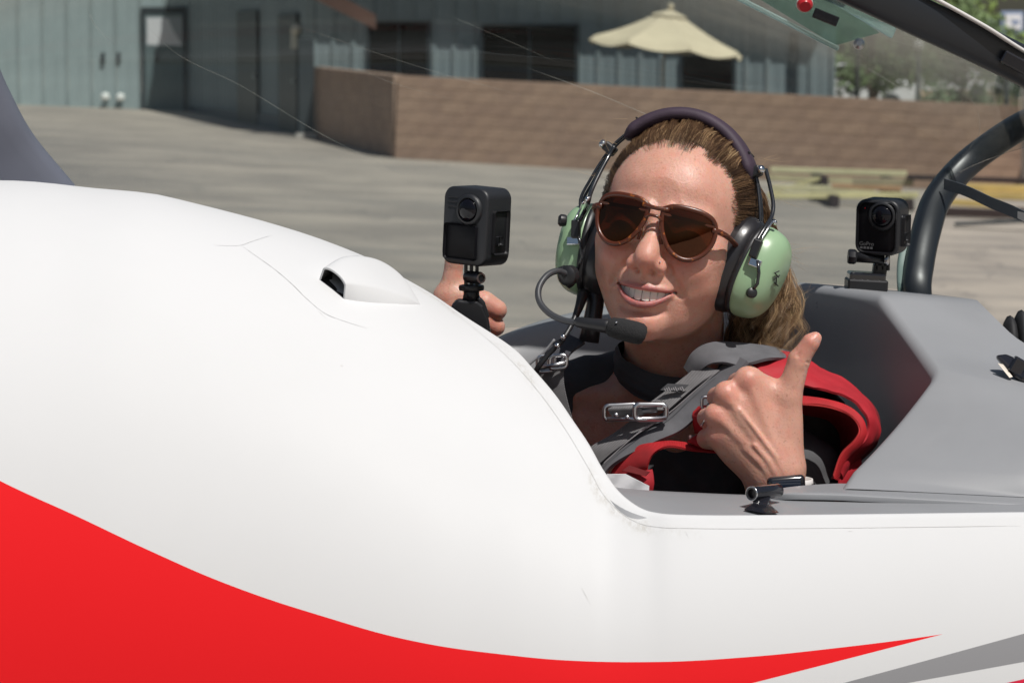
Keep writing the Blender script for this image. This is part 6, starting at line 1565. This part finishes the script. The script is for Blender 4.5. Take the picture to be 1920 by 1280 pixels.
# ------------------------------------------------------------------ watch and ring
def watch():
    g = empty('smartwatch', P(1472, 908, 2.84), 'smartwatch with a glossy black case and white strap on the near wrist', 'watch')
    s = 2.865 / F; wht = mat('white_strap', (.72, .69, .67), .45)
    rows = []; c0 = P(1460, 903, 2.872)
    for i in range(41):
        a = 2 * pi * i / 40; r = []
        for (dr, dz) in ((0, -9), (3.4, -8.5), (4, 0), (3.4, 8.5), (0, 9), (0, -9)):
            r.append(c0 + Vector(((61.5 + dr) * s * cos(a), (50 + dr) * s * sin(a), (dz - 2.5 * cos(a)) * s)))
        rows.append(r)
    b = MB().grid(rows).build('strap', wht, g, smooth=True)
    for k in range(2): MB().lathe([(.0015, 0), (.0015, .0006)], c0 + Vector(((64.8 - 5 * k) * s, (-20 - 14 * k) * s, -.001)), (1, -.5, 0), 10).build('strap_hole', MATS['gloss_black'], b)
    cs = P(1475, 925, 2.835); mb = MB(); mb.box(cs, (.036, .0105, .034), Matrix.Rotation(radians(-4), 3, 'Y') @ Matrix.Rotation(radians(6), 3, 'Z'))
    c = mb.build('case', MATS['gloss_black'], g, bevel=.0048, seg=5, smooth=True)
    mb = MB(); mb.box(cs + Vector((0, -.0052, 0)), (.027, .0006, .026), Matrix.Rotation(radians(-4), 3, 'Y') @ Matrix.Rotation(radians(6), 3, 'Z')); mb.build('screen', mat('screen_glass', (.01, .018, .035), .05, coat=1), c, bevel=.0002)
    rg = MB().tube([P(1330, 779, 2.880) + Vector((.0105 * cos(a) * .35 - .004, .0115 * sin(a) - .0, .0098 * cos(a))) for a in [2 * pi * k / 28 for k in range(30)]], .0011, 8, cap=False).build('ring', mat('silver', (.85, .85, .86), .15, 1), None, smooth=True)
    tag(rg, 'thin silver ring on a finger of the near hand', 'ring')
watch()

# ------------------------------------------------------------------ the two action cameras
def text_mesh(txt, size, M, name, m, parent):
    cu = bpy.data.curves.new('t', 'FONT'); cu.body = txt; cu.size = size; cu.extrude = .00008; cu.align_x = 'CENTER'; cu.align_y = 'CENTER'; cu.resolution_u = 3
    o = bpy.data.objects.new('t', cu); C.objects.link(o); dg = bpy.context.evaluated_depsgraph_get(); me = bpy.data.meshes.new_from_object(o.evaluated_get(dg)); bpy.data.objects.remove(o)
    me.transform(M); return link(name, me, m, parent)
body_m = mat('camera_body', (.016, .017, .020), .46, bump=.35, bscale=900, dist=.0003); face_m = mat('camera_face', (.006, .006, .008), .5, spec=.2); lens_m = mat('lens_glass', (.005, .005, .008), .05, spec=.35); grey_ink = mat('grey_ink', (.10, .10, .105), .8)

def rbox(mb, c, size, M, r, n=6):
    x, y, z = [v / 2 for v in size]; pr = []
    for cx, cz, a0 in ((x - r, z - r, 0), (-x + r, z - r, 90), (-x + r, -z + r, 180), (x - r, -z + r, 270)):
        for k in range(n + 1): a = radians(a0 + 90 * k / n); pr.append((cx + r * cos(a), cz + r * sin(a)))
    rows = []
    for yy, k in ((-y, .93), (-y + .0006, .965), (-y + .002, .992), (-y + .004, 1), (y - .004, 1), (y - .002, .992), (y - .0006, .965), (y, .93)): rows.append([M @ Vector((c[0] + a * (1 - (1 - k) * .028 / max(abs(x), .001)), c[1] + yy, c[2] + b * (1 - (1 - k) * .028 / max(abs(z), .001)))) for a, b in pr])
    N = len(pr); mb.grid(rows, closed=True); b0 = len(mb.v) - 8 * N; mb.f += [tuple(b0 + i for i in range(N)), tuple(b0 + 7 * N + i for i in range(N - 1, -1, -1))]
    return mb

def action_camera(center, yaw, roll, pit, size, label, front):
    M = Matrix.Translation(center) @ Matrix.Rotation(radians(roll), 4, 'Y') @ Matrix.Rotation(radians(yaw), 4, 'Z') @ Matrix.Rotation(radians(pit), 4, 'X')
    g = empty('action_camera', center - Vector((0, 0, size[2] / 2)), label, 'camera', 'action cameras on the cockpit edge')
    w_, t_, h_ = size
    b = rbox(MB(), (0, 0, 0), size, M, .011).build('body', body_m, g, smooth=False, auto=45)
    x0 = .003; R3 = M.to_3x3()
    MB().lathe([(.0155, -.0005), (.0155, .002), (.0135, .0042), (.0120, .0044), (.0104, .0015)], M @ Vector((x0 + .003, -t_ / 2, h_ * .22)), R3 @ Vector((0, -1, 0)), 40, caps=False).build('lens_ring', body_m, b, auto=50)
    prof = [(.0108 * cos(a), .003 + .0045 * sin(a)) for a in [radians(k) for k in (0, 15, 30, 45, 60, 75, 88)]]
    MB().lathe(prof, M @ Vector((x0 + .003, -t_ / 2, h_ * .22)), R3 @ Vector((0, -1, 0)), 32).build('lens', lens_m, b, smooth=True)
    for r in (.0062, .0085):
        MB().lathe([(r, .0030), (r + .0005, .0034), (r + .0005, .0030)], M @ Vector((x0 + .003, -t_ / 2, h_ * .22)), R3 @ Vector((0, -1, 0)), 28, caps=False).build('lens_element', mat('lens_rim', (.05, .05, .055), .2), b, smooth=True)
    if front == 'screen':
        rbox(MB(), (-.003, -t_ / 2 - .0002, -h_ * .20), (w_ * .72, .0012, h_ * .46), M, .003).build('screen', face_m, b, auto=45)
        for k in range(3): mb = MB(); mb.box(M @ Vector((-w_ * .27, -t_ / 2 - .0002, h_ * (.36 - .06 * k))), (w_ * .22, .0006, .0007), R3); mb.build('grille_slot', lens_m, b)
    else:
        rbox(MB(), (-.0, -t_ / 2 - .0002, 0), (w_ * .88, .0008, h_ * .90), M, .008).build('face_plate', face_m, b, auto=45)
        MB().ball(M @ Vector((-w_ * .28, -t_ / 2 - .0008, h_ * .34)), .0007, 6).build('record_light', mat('red_led', (.6, .02, .03), .4), b)
        bs = b; T = M @ Matrix.Translation((-w_ * .22, -t_ / 2 - .0009, -h_ * .30)) @ Matrix.Rotation(pi / 2, 4, 'X')
        text_mesh('GoPro', .0058, T, 'lettering', grey_ink, bs)
        for k in range(4): mb = MB(); mb.box(M @ Vector((-w_ * .22 - .0055 + k * .0036, -t_ / 2 - .0008, -h_ * .37)), (.0026, .0003, .0022), R3); mb.build('square_mark', grey_ink, b)
        T = M @ Matrix.Translation((w_ / 2 + .0004, -t_ * .12, h_ * .20)) @ Matrix.Rotation(pi / 2, 4, 'Z') @ Matrix.Rotation(pi / 2, 4, 'X')
        text_mesh('max', .0070, T, 'side_lettering', mat('pale_ink', (.4, .4, .42), .6), b)
    # side door with a catch
    rbox(MB(), (0, 0, 0), (t_ * .62, .0008, h_ * .56), M @ Matrix.Translation((w_ / 2 + .0001, .001, -h_ * .06)) @ Matrix.Rotation(pi / 2, 4, 'Z'), .003).build('side_door', mat('door_black', (.008, .008, .010), .5), b, auto=45)
    rbox(MB(), (0, 0, 0), (.0085, .0008, .0085), M @ Matrix.Translation((w_ / 2 + .0006, -.001, -h_ * .16)) @ Matrix.Rotation(pi / 2, 4, 'Z'), .001).build('door_catch', body_m, b, auto=45)
    MB().ball(M @ Vector((w_ / 2 + .001, .0, -h_ * .22)), .0005, 6).build('status_light', mat('white_dot', (.9, .9, .9), .3), b)
    return g, M, b

plast = mat('mount_plastic', (.012, .012, .014), .35, bump=.1, bscale=200, dist=.0003)
g1, M1, b1 = action_camera(P(894, 423, 3.03), -37, 4, 2, (.055, .040, .0765), 'black action camera with a blank screen, held up beside the white deck before her thumb', 'screen')
mt = MB()
for dx in (-.0055, 0, .0055): mt.box(P(884, 516, 3.03) + Vector((dx, 0, .0)), (.0035, .013, .024))
m1 = mt.build('mount_fingers', plast, g1, bevel=.001)
MB().lathe([(.0058, -.010), (.0062, -.009), (.0062, .010), (.0046, .012)], P(888, 520, 3.02), (.6, -.8, 0), 24).build('clamp_screw', plast, m1, auto=40)
MB().lathe([(.0048, .0122), (.0052, .0126), (.0052, .0130), (.0036, .0130)], P(888, 520, 3.02), (.6, -.8, 0), 24, caps=False).build('screw_rim', steel_m, m1, auto=40)
MB().lathe([(.008, 0), (.0122, .001), (.0128, .0035), (.0122, .006), (.008, .007)], P(884, 546, 3.03), (0, 0, 1), 28).build('collar', plast, m1, auto=50)
MB().lathe([(.0095, 0), (.0078, .008), (.0082, .016)], P(884, 566, 3.03), (0, 0, 1), 20).build('neck', plast, m1, smooth=True)
# clamp foot bridging down to the instrument hood
def foot(pts, th, name, par):
    mb = MB(); n = len(pts); a = [P(x, y, d) - Vector((0, th / 2, 0)) for x, y, d in pts]; b_ = [v + Vector((0, th, 0)) for v in a]
    mb.add(a + b_, [tuple(range(n)), tuple(range(2 * n - 1, n - 1, -1))] + [(i, i + n, (i + 1) % n + n, (i + 1) % n) for i in range(n)]); return mb.build(name, plast, par, bevel=.0025, seg=3)
foot([(870, 562, 3.03), (894, 562, 3.03), (906, 572, 3.03), (916, 596, 3.03), (926, 660, 3.03), (840, 660, 3.03), (846, 572, 3.03), (858, 560, 3.03)], .022, 'clamp_foot', g1)
foot([(893, 558, 3.025), (900, 556, 3.025), (909, 566, 3.025), (918, 594, 3.025), (910, 600, 3.025), (900, 576, 3.025)], .008, 'clamp_claw', g1)

g2, M2, b2 = action_camera(P(1654, 424, 3.20), -24, 2, 3, (.0475, .036, .058), 'black action camera with grey lettering on its mount beside the dark canopy hoop', 'plate')
mb = MB()
for dx in (-.004, .002, .008): mb.box(P(1650, 487, 3.20) + Vector((dx, 0, 0)), (.0034, .014, .022))
m2 = mb.build('mount_fingers', plast, g2, bevel=.001)
MB().tube([P(1600, 481, 3.19), P(1640, 486, 3.19), P(1658, 487, 3.19)], [.0058, .0044, .0048], 12).build('thumb_screw', plast, m2, smooth=True)
MB().lathe([(.0068, -.004), (.0078, -.002), (.0078, .003), (.0064, .005)], P(1597, 481, 3.19), (1, 0, -.08), 8).build('screw_head', plast, m2, auto=30)
MB().lathe([(.0045, 0), (.005, .001), (.005, .0022), (.004, .003)], P(1661, 488, 3.185), (1, -.4, 0), 16).build('lock_nut', steel_m, m2, auto=40)
foot([(1638, 492, 3.20), (1664, 494, 3.20), (1660, 522, 3.20), (1634, 520, 3.20)], .014, 'post', g2)
mb = MB(); mb.box(P(1624, 520, 3.20), (.038, .032, .0115), Matrix.Rotation(radians(3), 3, 'Y')); mb.build('quick_release_base', mat('gloss_mount', (.012, .012, .014), .1, coat=.8), g2, bevel=.0025, seg=3)
mb = MB(); mb.box(P(1624, 533, 3.20), (.042, .036, .012), Matrix.Rotation(radians(3), 3, 'Y')); mb.build('adhesive_pad', plast, g2, bevel=.002)
